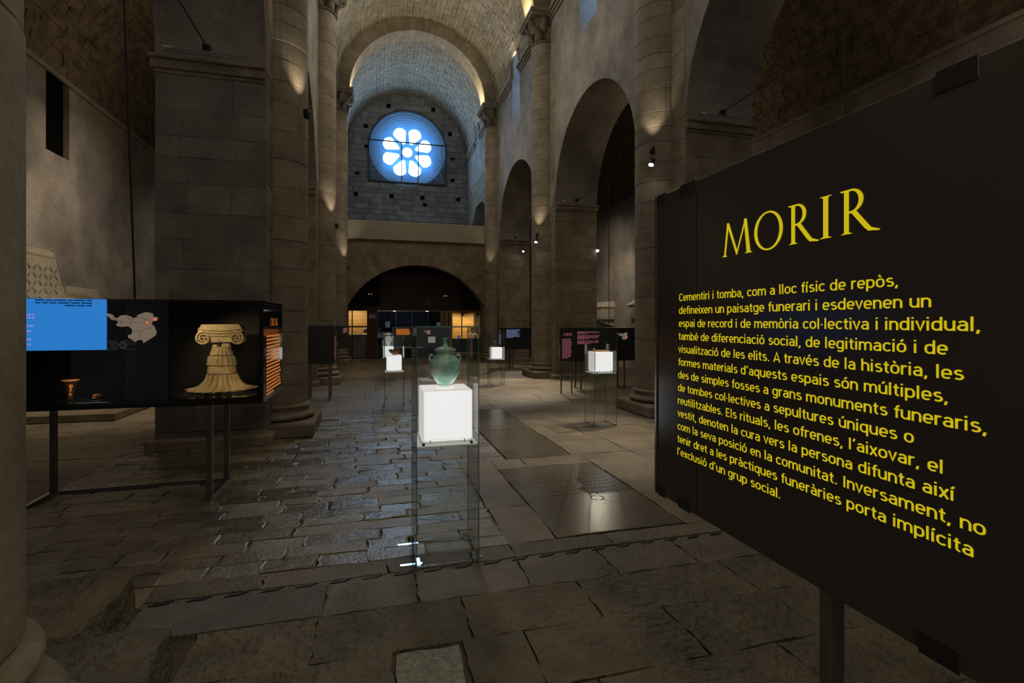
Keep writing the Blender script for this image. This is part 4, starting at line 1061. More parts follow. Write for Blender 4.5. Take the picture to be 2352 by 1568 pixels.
# urn
ur = empty('glass_urn', (.488, 3.55, 1.152), 'green ancient glass urn with lid and two small handles on the glowing cube', 'urn')
prof = [(.040, 0), (.056, .003), (.058, .010), (.050, .014), (.058, .03), (.080, .065), (.098, .10), (.1075, .14), (.108, .165), (.098, .195), (.082, .216), (.066, .232), (.060, .240), (.061, .252), (.074, .266), (.077, .272), (.072, .274), (.058, .262)]
MB().lathe(prof, n=48, fn=lambda a, z: 1+.006*math.sin(3*a+z*20)).build('body', M['vase'], ur, True)
MB().lathe([(.070, .270), (.076, .273), (.070, .280), (.045, .290), (.026, .296), (.017, .306), (.0135, .33), (.0135, .352), (.019, .358), (.018, .361), (.010, .361)], n=40).build('lid', M['vase'], ur, True)
for s in (-1, 1):
    pts = [(s*(.068+.03*math.sin(math.pi*k/10)), 0, .242-.052*k/10+.01*math.sin(math.pi*k/10)) for k in range(11)]
    pts = [(s*.076, 0, .226), (s*.092, 0, .236), (s*.104, 0, .230), (s*.108, 0, .212), (s*.104, 0, .196), (s*.096, 0, .19)]
    MB().tube(pts, .0075, 8).build('handle', M['vase'], ur, True)
ur.scale = (1, 1, .93)
sa = MB().lathe([(.064, 0), (.066, .002), (.064, .005)], n=32).build('urn_base_disc', M['litside'], ur); sa.location = (0, 0, -.004)
ur.location.z = 1.156
# bowl fragment on B, jug on D, goblet on E, dagger on C
bw = empty('broken_bowl', (.42, 10.1, .972), 'tilted broken terracotta bowl on the glowing cube left of the urn', 'bowl')
b = MB(); n = 28; prof = [(.03, 0), (.035, .008), (.05, .02), (.085, .06), (.108, .105)]
V = []; 
for off_ in (0, -.007):
    for j, (r_, z) in enumerate(prof):
        for k in range(n):
            a = 2*math.pi*k/n; zz = z*(1 if j < 3 else 1-.42*max(0, math.sin(a+2.2))-.1*math.sin(5*a)); V.append(((r_+off_)*math.cos(a), (r_+off_)*math.sin(a), zz-off_*.5))
m_ = len(prof)*n; F = []
for L_ in (0, m_):
    for j in range(len(prof)-1):
        for k in range(n): F.append((L_+j*n+k, L_+j*n+(k+1) % n, L_+(j+1)*n+(k+1) % n, L_+(j+1)*n+k))
j = len(prof)-1
for k in range(n): F.append((j*n+k, j*n+(k+1) % n, m_+j*n+(k+1) % n, m_+j*n+k))
F.append(tuple(range(n))[::-1])
mesh('bowl_body', V, F, M['terra'], bw, True); bw.rotation_euler = (.0, -.12, 0)
jg = empty('pale_jug', (.43, 14.47, .944), 'pale ornate jug with curled handles inside the farthest left vitrine', 'jug')
MB().lathe([(.05, 0), (.03, .04), (.06, .10), (.09, .18), (.07, .26), (.04, .30), (.07, .36)], n=24).build('body', M['tray'], jg, True)
for s in (-1, 1): MB().tube([(s*.05, 0, .32), (s*.11, 0, .32), (s*.12, 0, .24), (s*.08, 0, .2)], .01, 6).build('handle', M['tray'], jg, True)
gb = empty('stem_goblet', (3.04, 12.78, .964), 'small dark stem goblet on the glowing cube of the mid-distance vitrine', 'goblet')
MB().lathe([(.03, 0), (.008, .01), (.007, .11), (.03, .14), (.045, .17)], n=20).build('cup_body', M['counter'], gb, True)
dg_ = empty('flat_relic', (3.45, 7.39, 1.142), 'thin brown flat relic lying on the glowing cube in the right vitrine', 'relic')
b = MB().lathe([(.01, 0), (.12, .006), (.13, .014), (.08, .022), (.0, .026)], n=28, fn=lambda a, z: 1+.3*math.cos(2*a)+.05*math.sin(9*a)); b.build('blade', M['terra'], dg_, True)
MB().lathe([(.012, 0), (.006, .02), (.012, .045), (.004, .055)], n=10).build('finial', M['tray'], dg_, True).location = (-.10, 0, .0)
# ------------------------------------------------------------------ further black cases
def black_case(name, x0, x1, y0, y1, z0, z1, label, legs, foot=True):
    r_ = empty(name, ((x0+x1)/2, y0, 0), label, 'display case', 'black cases standing in the bays')
    cx = (x0+x1)/2
    MB().bbox(x0-cx, x1-cx, 0, y1-y0, z0, z1, .006).build('body', M['greycase'], r_)
    for x in legs:
        b = MB()
        for yy in (.05, y1-y0-.05): b.bbox(x-cx-.02, x-cx+.02, yy-.015, yy+.015, .02, z0, .003)
        b.bbox(x-cx-.02, x-cx+.02, 0, y1-y0, 0, .03, .003); b.build('leg_frame', M['frame'], r_)
    return r_
def child(o, r_): o.parent = r_; o.location = Vector(o.location)-Vector(r_.location); return o
def smallmap(r_, x, y, z, s):
    pts, F = mapshape(None, lambda a, c: (x+(a-1195)/690*s, z-(c-1175)/690*s))
    child(mesh('map', [(a, y, c) for a, c in pts], [tuple(f) for f in F], M['map']), r_)
    for k in range(4):
        px_, pz_ = x+s*(.72+.06*(k % 3)), z+s*(.05-.06*k); child(mesh('map_light', [(px_+.012*s*2*math.cos(a*.785), y-.002, pz_+.012*s*2*math.sin(a*.785)) for a in range(8)], [tuple(range(8))], M['red']), r_)
# F: right bay, pink text
yF = 11.2; x0 = atY(1318, 790, yF).x; x1 = atY(1450, 790, yF).x+.3
F_ = black_case('display_case', x0, x1, yF, yF+.45, atY(1380, 829, yF).z, atY(1380, 752, yF).z, 'black case with pink paragraphs and a red-dotted map in the right arcade', (x0+.2, atY(1436, 800, yF).x))
pA, pB = atY(1326, 761, yF), atY(1378, 790, yF)
child(bars('pink_text', M['pink'], None, lambda s, t: (pA.x+s, yF-.002, pA.z+t), pB.x-pA.x, 14, (pA.z-pB.z)/14, (pA.z-pB.z)/14*.62, gaps=(3, 9), wl=(.05, .12), sp=.012), F_)
smallmap(F_, atY(1417, 772, yF).x, yF-.002, atY(1417, 772, yF).z, .30)
# its angled side wing
xs_ = x0-.02
wing = black_case('display_case', xs_-.02, xs_, yF+.02, yF+1.5, atY(1300, 828, yF).z, atY(1300, 752, yF).z, 'narrow black wing with pink heading, left of the case with the red-dotted map', ()) if False else None
yw = 10.7; pw0, pw1 = atY(1287, 790, yw), atY(1317, 790, yw)
W_ = black_case('text_stand', pw0.x, pw1.x, yw, yw+.06, atY(1300, 829, yw).z, atY(1300, 752, yw).z, 'narrow black stand with pink heading and close pink lines', ())
W_['category'] = 'text stand'
for xx in (pw0.x+.03, pw1.x-.03): MB().bbox(xx-W_.location.x-.012, xx-W_.location.x+.012, .01, .05, 0, atY(1300, 829, yw).z, .003).build('leg', M['frame'], W_)
q0 = atY(1291, 778, yw); q1 = atY(1314, 824, yw)
child(bars('pink_lines', M['pink'], None, lambda s, t: (q0.x+s, yw-.002, q0.z+t), q1.x-q0.x, 15, (q0.z-q1.z)/15, (q0.z-q1.z)/15*.5), W_)
child(stroke_text('heading', 'CUIDAR', .062, M['pink'], None, (atY(1294, 771, yw).x, yw-.003, atY(1294, 771, yw).z), (1, 0, 0), (0, 0, 1), fit=atY(1314, 771, yw).x-atY(1294, 771, yw).x), W_)
# G: light blue text, farther right bay
yG = 17.4; x0 = atY(1153, 780, yG).x; x1 = atY(1217, 780, yG).x+1.2
G_ = black_case('display_case', x0, x1, yG, yG+.45, atY(1180, 802, yG).z, atY(1180, 752, yG).z, 'black case with pale blue paragraphs in the far right arcade', (atY(1170, 800, yG).x, atY(1179, 800, yG).x))
pA, pB = atY(1163, 756.5, yG), atY(1196, 776, yG)
child(bars('blue_text', M['bluetxt'], None, lambda s, t: (pA.x+s, yG-.002, pA.z+t), pB.x-pA.x, 9, (pA.z-pB.z)/9, (pA.z-pB.z)/9*.7, gaps=(), wl=(.05, .14), sp=.01, rag=.3), G_)
yg = 16.9; a_, c_2 = atY(1144, 752, yg), atY(1153, 802, yg)
G2 = black_case('text_stand', a_.x, c_2.x, yg, yg+.06, c_2.z, a_.z, 'slim black stand with a pale blue column of text in the far right arcade', ())
G2['category'] = 'text stand'
MB().bbox(-.012, .012, .01, .05, 0, c_2.z, .003).build('leg', M['frame'], G2)
child(bars('blue_lines', M['bluetxt'], None, lambda s, t: (atY(1145.5, 765, yg).x+s, yg-.002, atY(1145, 766, yg).z+t), .10, 14, .028, .015, rag=.1), G2)
child(bars('blue_heading', M['bluetxt'], None, lambda s, t: (atY(1147, 759, yg).x+s, yg-.002, atY(1145, 758, yg).z+t), .07, 1, .05, .045, rag=0, wl=(.9, .95)), G2)
# H: left bay
yH = 11.0; xa = -2.8; xb = atY(768, 790, yH).x
H_ = black_case('display_case', xa, xb, yH, yH+.5, atY(740, 836, yH).z, atY(740, 747, yH).z, 'blank grey-black case between the left columns', (atY(708, 800, yH).x, atY(756, 800, yH).x, -2.4))
child(bars('pink_lines', M['pink'], None, lambda s, t: (xb+.002, yH+.05+s, 1.30+t), .3, 11, .045, .022), H_)
yI = 17.4; xa = -2.6; xb = atY(800, 770, yI).x
I_ = black_case('display_case', xa, xb, yI, yI+.45, atY(780, 800, yI).z, atY(780, 748, yI).z, 'small far black case with pink label left of the entrance', (atY(776, 780, yI).x, -2.2))
child(bars('pink_label', M['pink'], None, lambda s, t: (atY(788, 753, yI).x+s, yI-.002, atY(788, 753, yI).z+t), .14, 6, .03, .018, wl=(.1, .3)), I_)
p = atY(774, 797, yI-.02); child(MB().lathe([(.02, 0), (.03, .01), (.035, .12), (.03, .17)], (p.x, p.y, p.z), 12).build('orange_vessel', M['orange2'] if 'orange2' in M else M['terra'], None), I_)
# K: under the gallery, orange text
yK = 16.0; a_, c_2 = atY(902, 750, yK), atY(1032, 799, yK)
K_ = black_case('display_case', a_.x, c_2.x, yK, yK+.45, c_2.z, a_.z, 'far black case with orange paragraph seen beyond the urn', (a_.x+.35, c_2.x-.3))
pA, pB = atY(910, 755, yK), atY(942, 771, yK)
child(bars('orange_text', M['orange'], None, lambda s, t: (pA.x+s, yK-.002, pA.z+t), pB.x-pA.x, 8, (pA.z-pB.z)/8, (pA.z-pB.z)/8*.72, wl=(.06, .14), sp=.008, rag=.1), K_)
smallmap(K_, atY(972, 762, yK).x, yK-.002, atY(972, 763, yK).z, .24)
p = atY(983, 773, yK); q = atY(1000, 787, yK)
child(MB().bbox(p.x, q.x, yK-.02, yK-.001, q.z, p.z, .004).build('pale_plate', M['tray2'] if 'tray2' in M else M['tray'], None), K_)  # pale plate imitates a light cube reflected in the case front
p = atY(946, 761, yK); q = atY(956, 772, yK)
child(MB().bbox(p.x, q.x, yK-.02, yK-.001, q.z, p.z, .004).build('pale_plate', M['tray'], None), K_)
p = atY(903, 799, yK); q = atY(972, 799, yK)
child(MB().bbox(p.x, q.x, yK-.01, yK, p.z-.0, p.z+.022, .003).build('blue_edge', M['lampblue'] if 'lampblue' in M else M['paper'], None), K_)

# ------------------------------------------------------------------ cables, light bars, spotlights
def bar(x0, x1, y, z, lab):
    r_ = empty('light_bar', ((x0+x1)/2, y, z), lab, 'light', 'light bars on the pier imposts'); h = (x1-x0)/2
    b = MB().bbox(-h, h, -.02, .02, 0, .022, .003); b.build('rail', M['frame3'], r_)
    MB().bbox(-h, -h+.10, -.022, .022, -.002, .026, .003).build('end_cap', M['capwhite'], r_)
    MB().bbox(-.045, .045, -.035, .035, .022, .10, .006).build('mount', M['blackm'], r_)
    MB().bbox(-h+.1, h-.02, -.008, .008, -.004, .001, .001).build('diffuser', M['capwhite'], r_)
    return r_
M['frame3'] = plain('aluminium_rail', (.32, .32, .33), .4, .5); M['capwhite'] = plain('pale_cap', (.5, .5, .48), .5)
bar(-2.49, -1.52, 7.22, 4.985, 'slim light bar on the ledge of the broad dark pier at left')
bar(5.15, 5.98, 7.22, 4.985, 'slim light bar on the pier ledge just above the lettered panel')
bar(5.15, 6.0, 13.48, 4.985, 'slim light bar on the pier ledge in the middle of the right arcade')
bar(5.2, 6.0, 20.0, 4.985, 'slim light bar on the far right pier')
cable('power_cable', [(-2.0, 7.22, 5.05), (-2.0, 4.96, 5.06), (-2.0, 4.92, 5.0), (-1.99, 5.16, 1.80)], 'thin dark cable dropping from above onto the long black case', .009)
cable('power_cable', [(5.56, 7.22, 5.06), (5.5, 4.9, 5.08), (5.5, 4.88, 1.2)], 'thin dark cable slanting above the lettered panel')
cable('power_cable', [(5.56, 13.48, 5.06), (5.52, 11.34, 5.0), (5.52, 11.32, 1.48)], 'thin dark cable dropping to the case with pink paragraphs')
SPK = 4
def spotlamp(loc, aim, lab, power, angle=50, r_=.05, color=(1, .82, .6), lens='lamp', vis=True, size=.03):
    root = empty('spotlight', loc, lab, 'spotlight', 'small spotlights on columns and piers')
    d = (Vector(aim)-Vector(loc)).normalized(); root.rotation_euler = d.to_track_quat('-Z', 'Y').to_euler()
    MB().lathe([(r_*.7, .11), (r_*.95, .10), (r_, .0), (r_*.9, -.005)], n=20).build('housing', M['blackm'], root, True)
    n = 20; mesh('lens', [(r_*.88*math.cos(2*math.pi*k/n), r_*.88*math.sin(2*math.pi*k/n), -.008) for k in range(n)], [tuple(range(n))[::-1]], M[lens], root)
    L = D.lights.new('lamp', 'SPOT'); L.energy = power*SPK; L.color = color; L.spot_size = R(angle); L.spot_blend = .7; L.shadow_soft_size = size
    o = D.objects.new('lamp', L); COL.objects.link(o); o.parent = root; o.location = (0, 0, -.02)
    b = MB().tube([(0, 0, .06), (0, r_*1.3, .08), (0, r_*1.3, .16)], .008, 6); b.build('bracket', M['blackm'], root)
    return root
spotlamp((4.52, 7.68, 4.25), (2.9, 6.7, 0), 'bright round spotlight on the broad right column, above the panel corner', 120, 50)
spotlamp((4.56, 7.72, 4.55), (4.55, 7.95, 6.5), 'upturned spotlight on the broad right column', 9, 70, lens='capwhite')
spotlamp((4.52, 13.95, 3.9), (3.4, 12.4, 0), 'bright small spotlight on the banded column', 190, 60, .045)
spotlamp((4.56, 13.98, 4.15), (4.56, 14.2, 6.0), 'upturned small spotlight on the banded column', 9, 70, .045, lens='capwhite')
p = atY(1202, 577, 19.95); spotlamp(p, (3.0, 17.0, 0), 'glowing spotlight on the far right pier', 90, 60, .05)
p = atX(1362, 582, 6.15); spotlamp((6.27, p.y-.05, p.z+.08), (2.2, 5.0, .3), 'small round spotlight at the edge of the middle right pier', 14, 50, .045)
light('tomb_light', 'SPOT', (6.9, 15.5, 5.0), 110, (1, .82, .6), (9.2, 18.4, 1.8), .1, angle=70, blend=.8)
spotlamp((4.55, 20.45, 3.7), (4.62, 20.75, 5.5), 'dim small spotlight low on the far right column', 5, 60, .04, lens='capwhite')
spotlamp((-.90, 7.82, 4.62), (-.97, 7.95, 6.5), 'hidden-looking upturned spotlight on the column behind the long case', 9, 60, lens='capwhite')
spotlamp((-.89, 14.0, 4.15), (-.93, 14.2, 6.0), 'upturned spotlight on the second left column', 14, 60, .045, lens='capwhite')
spotlamp((-.89, 20.5, 3.75), (-.93, 20.75, 5.5), 'upturned spotlight on the column left of the gallery', 12, 60, .04, lens='capwhite')

# ------------------------------------------------------------------ carved relief slabs on the left aisle wall
rl = empty('carved_relief', (XAL+.06, 10.7, 0), 'pale carved relief panels of interlaced leaves on the aisle wall above the blue screen', 'relief')
def slabpoly(name, pts, th, m, x0):
    V = [(x0, y-10.7, z) for y, z in pts]+[(x0+th, y-10.7, z) for y, z in pts]; n = len(pts)
    return mesh(name, V, [tuple(range(n)), tuple(range(2*n-1, n-1, -1))]+[(i, i+n, (i+1) % n+n, (i+1) % n) for i in range(n)], m, rl)
def aw(x, y): p = atX(*zp(x, y), XAL+.08); return (p.y, p.z)
A = [(8.9, 3.02), aw(395, 162), aw(420, 200), aw(520, 590), aw(580, 790), (aw(580, 790)[0], .6), (8.9, .6)]
slabpoly('slab', A, .10, M['lattice'], 0)
B = [aw(425, 205), aw(860, 290), aw(900, 700), (aw(900, 700)[0], .6), (aw(425, 205)[0], .6)]
slabpoly('slab', B, .05, M['wall'], 0)
C_ = [aw(570, 620), aw(988, 665), aw(1025, 785), (aw(1025, 785)[0], .8), (aw(570, 620)[0], .8)]
slabpoly('slab', C_, .12, M['lattice'], 0)
b = MB()
def leaf(y, z, a, l, w, x):
    n = 8; V = []
    for k in range(n):
        t = 2*math.pi*k/n; q = (l*math.cos(t), w*math.sin(t)); V.append((x, y+q[0]*math.cos(a)-q[1]*math.sin(a)-10.7, z+q[0]*math.sin(a)+q[1]*math.cos(a)))
    V.append((x+.012, y-10.7, z)); b.add(V, [(k, (k+1) % n, n) for k in range(n)])
for j in range(9):
    for k in range(10):
        y = 9.75+k*.15; z = 1.62+j*.13
        if y < 10.98+(2.4-z)*.22 and z < 2.62: leaf(y+.0, z, R(45 if (j+k) % 2 else -45), .072, .03, .102)
for k in range(18):
    for z in (2.74, 2.88):
        if 9.7+k*.07 < 10.9: leaf(9.7+k*.07, z, R(90), .03, .02, .102)
for k in range(9): leaf(11.3+k*.1, 2.12, R(60), .05, .03, .122)
o = b.build('leaf_relief', M['wall'], rl); o['kind'] = 'stuff'
light('relief_light', 'SPOT', (-3.4, 9.2, 4.7), 120, (1, .80, .55), (-4.4, 10.8, 0), .1, angle=60, blend=.8)
light('relief_light', 'SPOT', (-3.6, 9.6, 4.6), 60, (1, .80, .56), (-5.6, 11.6, 2.0), .1, angle=85, blend=.9)

# stone tomb chests on the right aisle wall
def tomb(y, lab, s=1.0):
    r_ = empty('tomb_chest', (XAR, y, 1.72), lab, 'tomb', 'wall tombs in the right aisle')
    w = .55*s; d = .55
    V = [(-d, -w, .0), (0, -w, 0), (0, w, 0), (-d, w, 0), (-d, -w, .46), (0, -w, .46), (0, w, .46), (-d, w, .46)]
    mesh('chest', V, [(0, 3, 2, 1), (4, 5, 6, 7), (0, 1, 5, 4), (2, 3, 7, 6), (0, 4, 7, 3), (1, 2, 6, 5)], M['sarc'], r_)
    MB().bbox(-d-.012, -d+.004, -w+.07, w-.07, .06, .40, .008).build('carved_face', M['sarc'], r_)
    MB().bbox(-d+.07, -.02, -w-.012, -w+.004, .06, .40, .008).build('carved_end', M['sarc'], r_)
    e = .04; V = [(-d-e, -w-e, .465), (0, -w-e, .465), (0, w+e, .465), (-d-e, w+e, .465), (-d-e, -w-e, .50), (0, -w-e, .50), (0, w+e, .50), (-d-e, w+e, .50), (-d*.45, -w+.08, .70), (-d*.45, w-.08, .70), (0, -w+.08, .70), (0, w-.08, .70)]
    mesh('lid', V, [(0, 3, 2, 1), (0, 1, 5, 4), (2, 3, 7, 6), (0, 4, 7, 3), (4, 8, 9, 7), (4, 5, 10, 8), (7, 9, 11, 6), (8, 10, 11, 9)], M['sarc'], r_)
    for yy in (-w*.6, w*.6):
        b = MB(); V = []
        pr = [(0, 0), (-.5, 0), (-.52, -.07), (-.44, -.15), (-.28, -.19), (0, -.26)]; n = len(pr)
        b.add([(x, yy-.09, z) for x, z in pr]+[(x, yy+.09, z) for x, z in pr], [tuple(range(n)), tuple(range(2*n-1, n-1, -1))]+[(i, i+n, (i+1) % n+n, (i+1) % n) for i in range(n)]); b.build('corbel', M['sarc'], r_)
    return r_
tomb(18.9, 'pale stone tomb chest with pitched lid on corbels, seen through the nearer right arch')
tomb(15.7, 'pale stone tomb chest partly hidden by the broad right column')

# ------------------------------------------------------------------ entrance lobby under the gallery
LY = 23.3
def lx(u): return atY(u, 760, LY).x
zl = 2.13
lob = empty('door_1', (XM, LY, 0), kind='structure')
def l_(o): o.parent = lob; o.location = Vector(o.location)-Vector(lob.location); return o
l_(MB().bbox(XL+.02, XR-.02, LY, LY+.2, zl, 2.3, .01).build('lintel', M['redwood'], None))
# boarded upper front
k = 0; z = 2.3
while z < 3.72:
    l_(MB().bbox(lx(872), lx(1062), LY+.02, LY+.06, z, z+.148, .004).build('plank', M['redwood'], None)); z += .15
l_(MB().box(XL+.02, XR-.02, LY+.6, LY+.7, 2.3, 4.6).build('upper_back', M['blackm'], None))
l_(MB().box(XL+.02, XR-.02, LY, YE-.02, 2.30, 2.34).build('lobby_ceiling', M['blackm'], None))
l_(MB().bbox(lx(843), lx(867), LY-.02, LY+.25, 0, zl, .006).build('brown_post', M['brown'], None))
b = MB(); p = atY(848, 722, LY-.022); q = atY(862, 730, LY-.022)
for a, c in ((p.x, q.x),):
    for z0, z1, x0_, x1_ in ((p.z-.01, p.z, a, c), (q.z, q.z+.01, a, c), (q.z, p.z, a, a+.01), (q.z, p.z, c-.01, c)): b.box(x0_, x1_, LY-.024, LY-.021, z0, z1)
    b.box(a+.05, a+.09, LY-.024, LY-.021, q.z+.03, p.z-.04); b.box(c-.10, c-.06, LY-.024, LY-.021, q.z+.03, p.z-.04)
l_(b.build('pictogram', M['greyprint'], None))
# glazed doors
xa, xb = lx(867), lx(1032); xs_ = [xa, lx(910), lx(946), lx(983), lx(1012)]
for a, c in zip(xs_[:-1], xs_[1:]): l_(MB().box(a+.01, c-.01, LY+.05, LY+.06, .02, zl-.04).build('door_leaf', M['doorglass'], None))
for a in xs_: l_(MB().bbox(a-.012, a+.012, LY+.03, LY+.08, 0, zl, .003).build('mullion', M['frame'], None))
l_(MB().bbox(xa, xb, LY+.02, LY+.09, zl-.05, zl, .004).build('door_track', M['frame'], None))
for u in (906, 981): l_(MB().bbox(lx(u)-.06, lx(u)+.06, LY-.0, LY+.02, zl-.045, zl-.02, .003).build('sensor_light', M['lampdim'], None))
p, q = atY(885, 738, LY+.03), atY(896, 752, LY+.03); l_(MB().bbox(p.x, q.x, LY+.035, LY+.04, q.z, p.z, .001).build('notice', M['paper'], None))
l_(MB().bbox(lx(1003), lx(1012), LY+.035, LY+.04, 1.3, 1.6, .001).build('notice', M['paper'], None))
for a, c in ((1013, 1020), (1022, 1030), (1032, 1039)): l_(MB().bbox(lx(a), lx(c), LY, LY+.12, 0, zl, .005).build('oak_jamb', M['wood'], None))
# dark blue space behind the doors
l_(MB().box(xa, xb, YE-.3, YE-.25, 0, 2.3).build('back_screen', plain('deep_blue', (.03, .06, .11), .5), None))
light('lobby_blue', 'AREA', (1.6, 26, 2.2), 1.6, (.35, .6, 1), (1.6, 26.5, 0), 1.2)
# left office
l_(MB().box(lx(868)-.05, lx(868), LY+.2, YE-.3, 0, 2.3).build('side_wall', M['brown'], None))
z = .0; yb_ = 25.6
while z < 2.28:
    l_(MB().bbox(XL+.0, lx(866), yb_, yb_+.03, z, z+.185, .003).build('oak_board', M['wood'], None)); z += .19
z = .0
while z < 2.28:
    l_(MB().bbox(lx(1040), XR+.0, yb_, yb_+.03, z, z+.185, .003).build('oak_board', M['wood'], None)); z += .19
l_(MB().box(lx(1040)-.04, lx(1040), LY+.2, yb_, 0, 2.3).build('side_wall', M['brown'], None))
for nm, a, c, d_ in (('office', XL, lx(843), 0), ('shop', lx(1040), XR, 1)):
    l_(MB().bbox(a+.02, c, LY+.0, LY+.05, zl-.03, zl+.03, .004).build('head_bar', M['wood'], None))
for u in (809, 1061): l_(MB().bbox(lx(u)-.02, lx(u)+.02, LY, LY+.06, 0, zl, .004).build('mullion', M['blackm'], None))
l_(MB().bbox(XL+.1, lx(843), LY, LY+.05, atY(820, 750, LY).z-.03, atY(820, 750, LY).z+.03, .004).build('mid_rail', M['blackm'], None))
l_(MB().box(XL+.1, lx(843), LY+.02, LY+.03, .03, zl-.03).build('office_glass', M['glass'], None))
for u in (1062, 1097):
    p = atY(u, 722, 24.3); l_(MB().bbox(p.x-.05, p.x+.05, 24.25, 24.35, p.z-.07, p.z+.07, .01).build('ceiling_lamp', M['blackm'], None))
    light('shop_lamp', 'SPOT', (p.x+.0, 24.5, p.z-.05), 26, (1, .72, .30), (p.x, 25.6, 1.1), .03, angle=95, blend=.7)
light('shop_lamp', 'SPOT', (lx(1045), 24.5, 2.1), 14, (1, .72, .30), (lx(1050), 25.6, 1.1), .03, angle=95, blend=.7)
light('office_lamp', 'AREA', (-.8, 24.6, 2.2), 9, (1, .76, .42), (-.8, 25.6, 1.0), .8, .2)
# counters
co1 = empty('service_counter', (-.8, 23.9, 0), 'grey frosted reception counter left of the brown post', 'counter')
MB().bbox(-.55, .62, 0, .35, 0, 1.02, .01).build('front', M['counter'], co1); MB().bbox(-.57, .64, -.03, .4, 1.02, 1.05, .006).build('top', M['frame3'], co1)
co2 = empty('shop_counter', (4.25, 23.7, 0), 'dark shop counter with pale plinth at right of the entrance', 'counter')
MB().bbox(-.75, .72, 0, .5, .20, .80, .01).build('front', plain('charcoal', (.03, .032, .035), .4), co2); MB().bbox(-.78, .74, -.04, .55, .80, .84, .006).build('top', M['counter'], co2)
MB().bbox(-.76, .72, -.05, .5, .04, .14, .006).build('plinth_board', M['wood'], co2)
p = atY(1055, 775, 23.8); sb = MB().lathe([(.0, 0), (.05, .02), (.065, .08), (.05, .14), (.0, .16)], n=16).build('desk_globe', M['blueobj'], None, True); sb.location = (p.x, 23.95, .84); tag(sb, 'small bright blue rounded object on the shop counter', 'ornament')
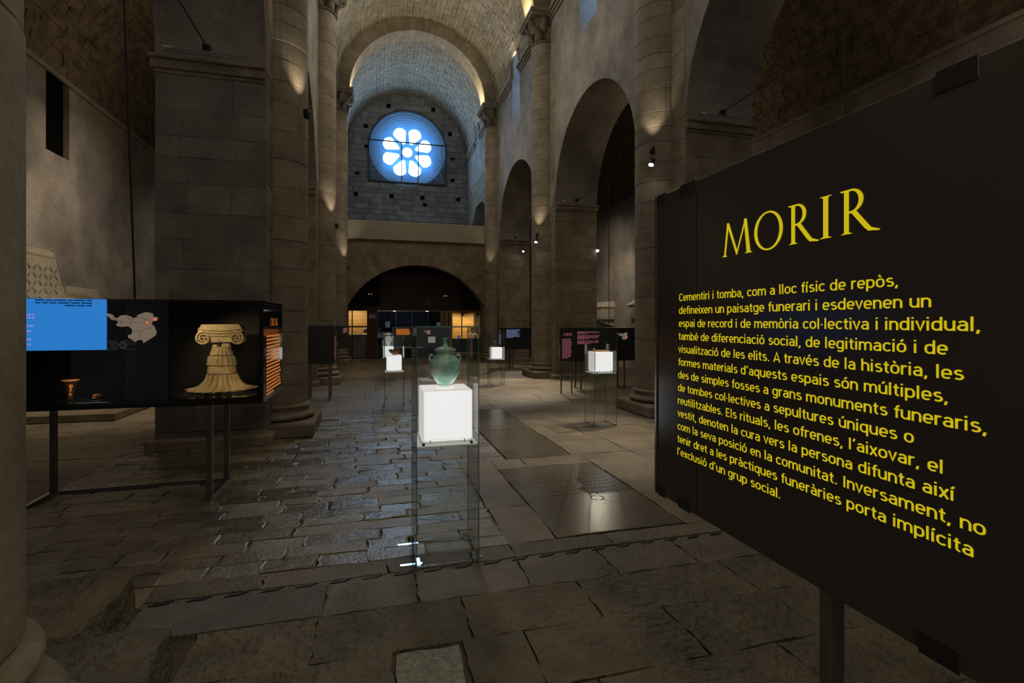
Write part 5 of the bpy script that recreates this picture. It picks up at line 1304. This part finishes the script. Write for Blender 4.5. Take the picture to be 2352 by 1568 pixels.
# staff
def person(x, y, zseat, lab, hair, arms=True, turn=0):
    root = empty('person', (x, y, 0), lab, 'person', None, turn)
    V = [(0, 0, .50), (0, 0, .62), (0, -.01, .78), (0, -.02, .90), (0, -.02, .955), (.08, 0, .90), (.19, 0, .87), (.25, -.06, .68), (.17, -.26, .62), (-.08, 0, .90), (-.19, 0, .87), (-.25, -.06, .68), (-.17, -.26, .62),
         (.09, -.10, .48), (.12, -.45, .48), (.12, -.47, .08), (-.09, -.10, .48), (-.12, -.45, .48), (-.12, -.47, .08)]
    E = [(0, 1), (1, 2), (2, 3), (3, 4), (3, 5), (5, 6), (6, 7), (7, 8), (3, 9), (9, 10), (10, 11), (11, 12), (0, 13), (13, 14), (14, 15), (0, 16), (16, 17), (17, 18)]
    rad = [.14, .13, .15, .12, .055, .08, .07, .05, .035, .08, .07, .05, .035, .09, .07, .05, .09, .07, .05]
    me = D.meshes.new('body'); me.from_pydata(V, E, []); o = link('body', me, M['person_shirt'], root)
    sk = o.modifiers.new('skin', 'SKIN'); me.skin_vertices[0].data[0].use_root = True
    for sv, r_ in zip(me.skin_vertices[0].data, rad): sv.radius = (r_, r_*.8)
    o.modifiers.new('s', 'SUBSURF').levels = 1
    dg = bpy.context.evaluated_depsgraph_get(); m2 = D.meshes.new_from_object(o.evaluated_get(dg)); o.modifiers.clear(); o.data = m2
    if not m2.materials: m2.materials.append(M['person_shirt'])
    b = MB().lathe([(.04, -.13), (.062, -.11), (.078, -.05), (.082, .0), (.076, .06), (.05, .10), (.01, .115)], n=20, fn=lambda a, z: 1+.12*abs(math.sin(a)))
    b.bbox(-.012, .012, -.105, -.07, -.035, .005, .005)   # nose
    for s in (-1, 1): b.bbox(s*.085-.01, s*.085+.01, -.015, .02, -.03, .03, .005)
    h = b.build('head', M['skin'], root, True); h.location = (0, -.03, 1.10)
    MB().lathe([(.086, -.02), (.092, .03), (.082, .08), (.055, .115), (.01, .13)], n=20, fn=lambda a, z: 1.02+.10*abs(math.sin(a))-(.12 if -2.4 < (a if a < math.pi else a-2*math.pi) < -.7 and z < .05 else 0)).build('hair', hair, h, True)
    for s in (-1, 1): 
        MB().bbox(s*.03-.009, s*.03+.009, -.098, -.085, .0, .010, .002).build('eye', M['blackm'], h)
        b = MB()
        for f in range(4): b.tube([(s*.17+(f-1.5)*.018, -.27, .62), (s*.165+(f-1.5)*.02, -.33, .615), (s*.16+(f-1.5)*.02, -.36-.008*(f in (1, 2)), .605)], [.011, .009, .006], 6)
        b.tube([(s*.14, -.26, .615), (s*.12, -.30, .615)], [.012, .008], 6); b.bbox(s*.17-.04, s*.17+.04, -.29, -.23, .606, .634, .008); b.build('hand', M['skin'], root, True)
    MB().bbox(-.03, .03, -.115, -.098, -.07, -.062, .002).build('mouth', M['terra'], h)
    MB().bbox(-.22, .22, -.28, .2, .40, .45, .02).build('stool_seat', M['blackm'], root)
    MB().tube([(0, 0, .0), (0, 0, .4)], .03, 8).build('stool_post', M['blackm'], root)
    return root
person(atY(1086, 770, 24.9).x, 24.95, .5, 'seated person in a white shirt behind the shop counter, head bowed', M['hairb']).location.z = .12
person(atY(838, 765, 24.7).x, 24.7, .5, 'grey-haired seated person in pale pink shirt behind the grey counter', M['hairg'], turn=2.6).location.z = .12
# small ceiling twin lamps and hanging T in the lobby void
for u, v in ((850, 676), (1023, 680)):
    p = atY(u, v, LY-.05); r_ = empty('twin_lamp', p, 'tiny twin orange lamp under the low arch, %s of the entrance' % ('left' if u < 900 else 'right'), 'lamp')
    MB().bbox(-.09, .09, 0, .04, .03, .05, .004).build('bar', M['blackm'], r_)
    for s in (-.05, .05): MB().lathe([(.012, 0), (.022, .012), (.012, .03)], (s, 0, 0), 10).build('bulb', plain('amber_bulb', (1, .6, .3), .4, 0, 1.2, (1, .5, .2)), r_)
p = atY(985, 690, LY-.05); r_ = empty('hanging_bracket', p, 'small dark T-shaped bracket high on the brown boards', 'bracket')
MB().bbox(-.07, .07, 0, .03, 0, .02, .003).build('crossbar', M['frame'], r_); MB().bbox(-.012, .012, 0, .02, -.22, 0, .003).build('stem', M['frame'], r_)
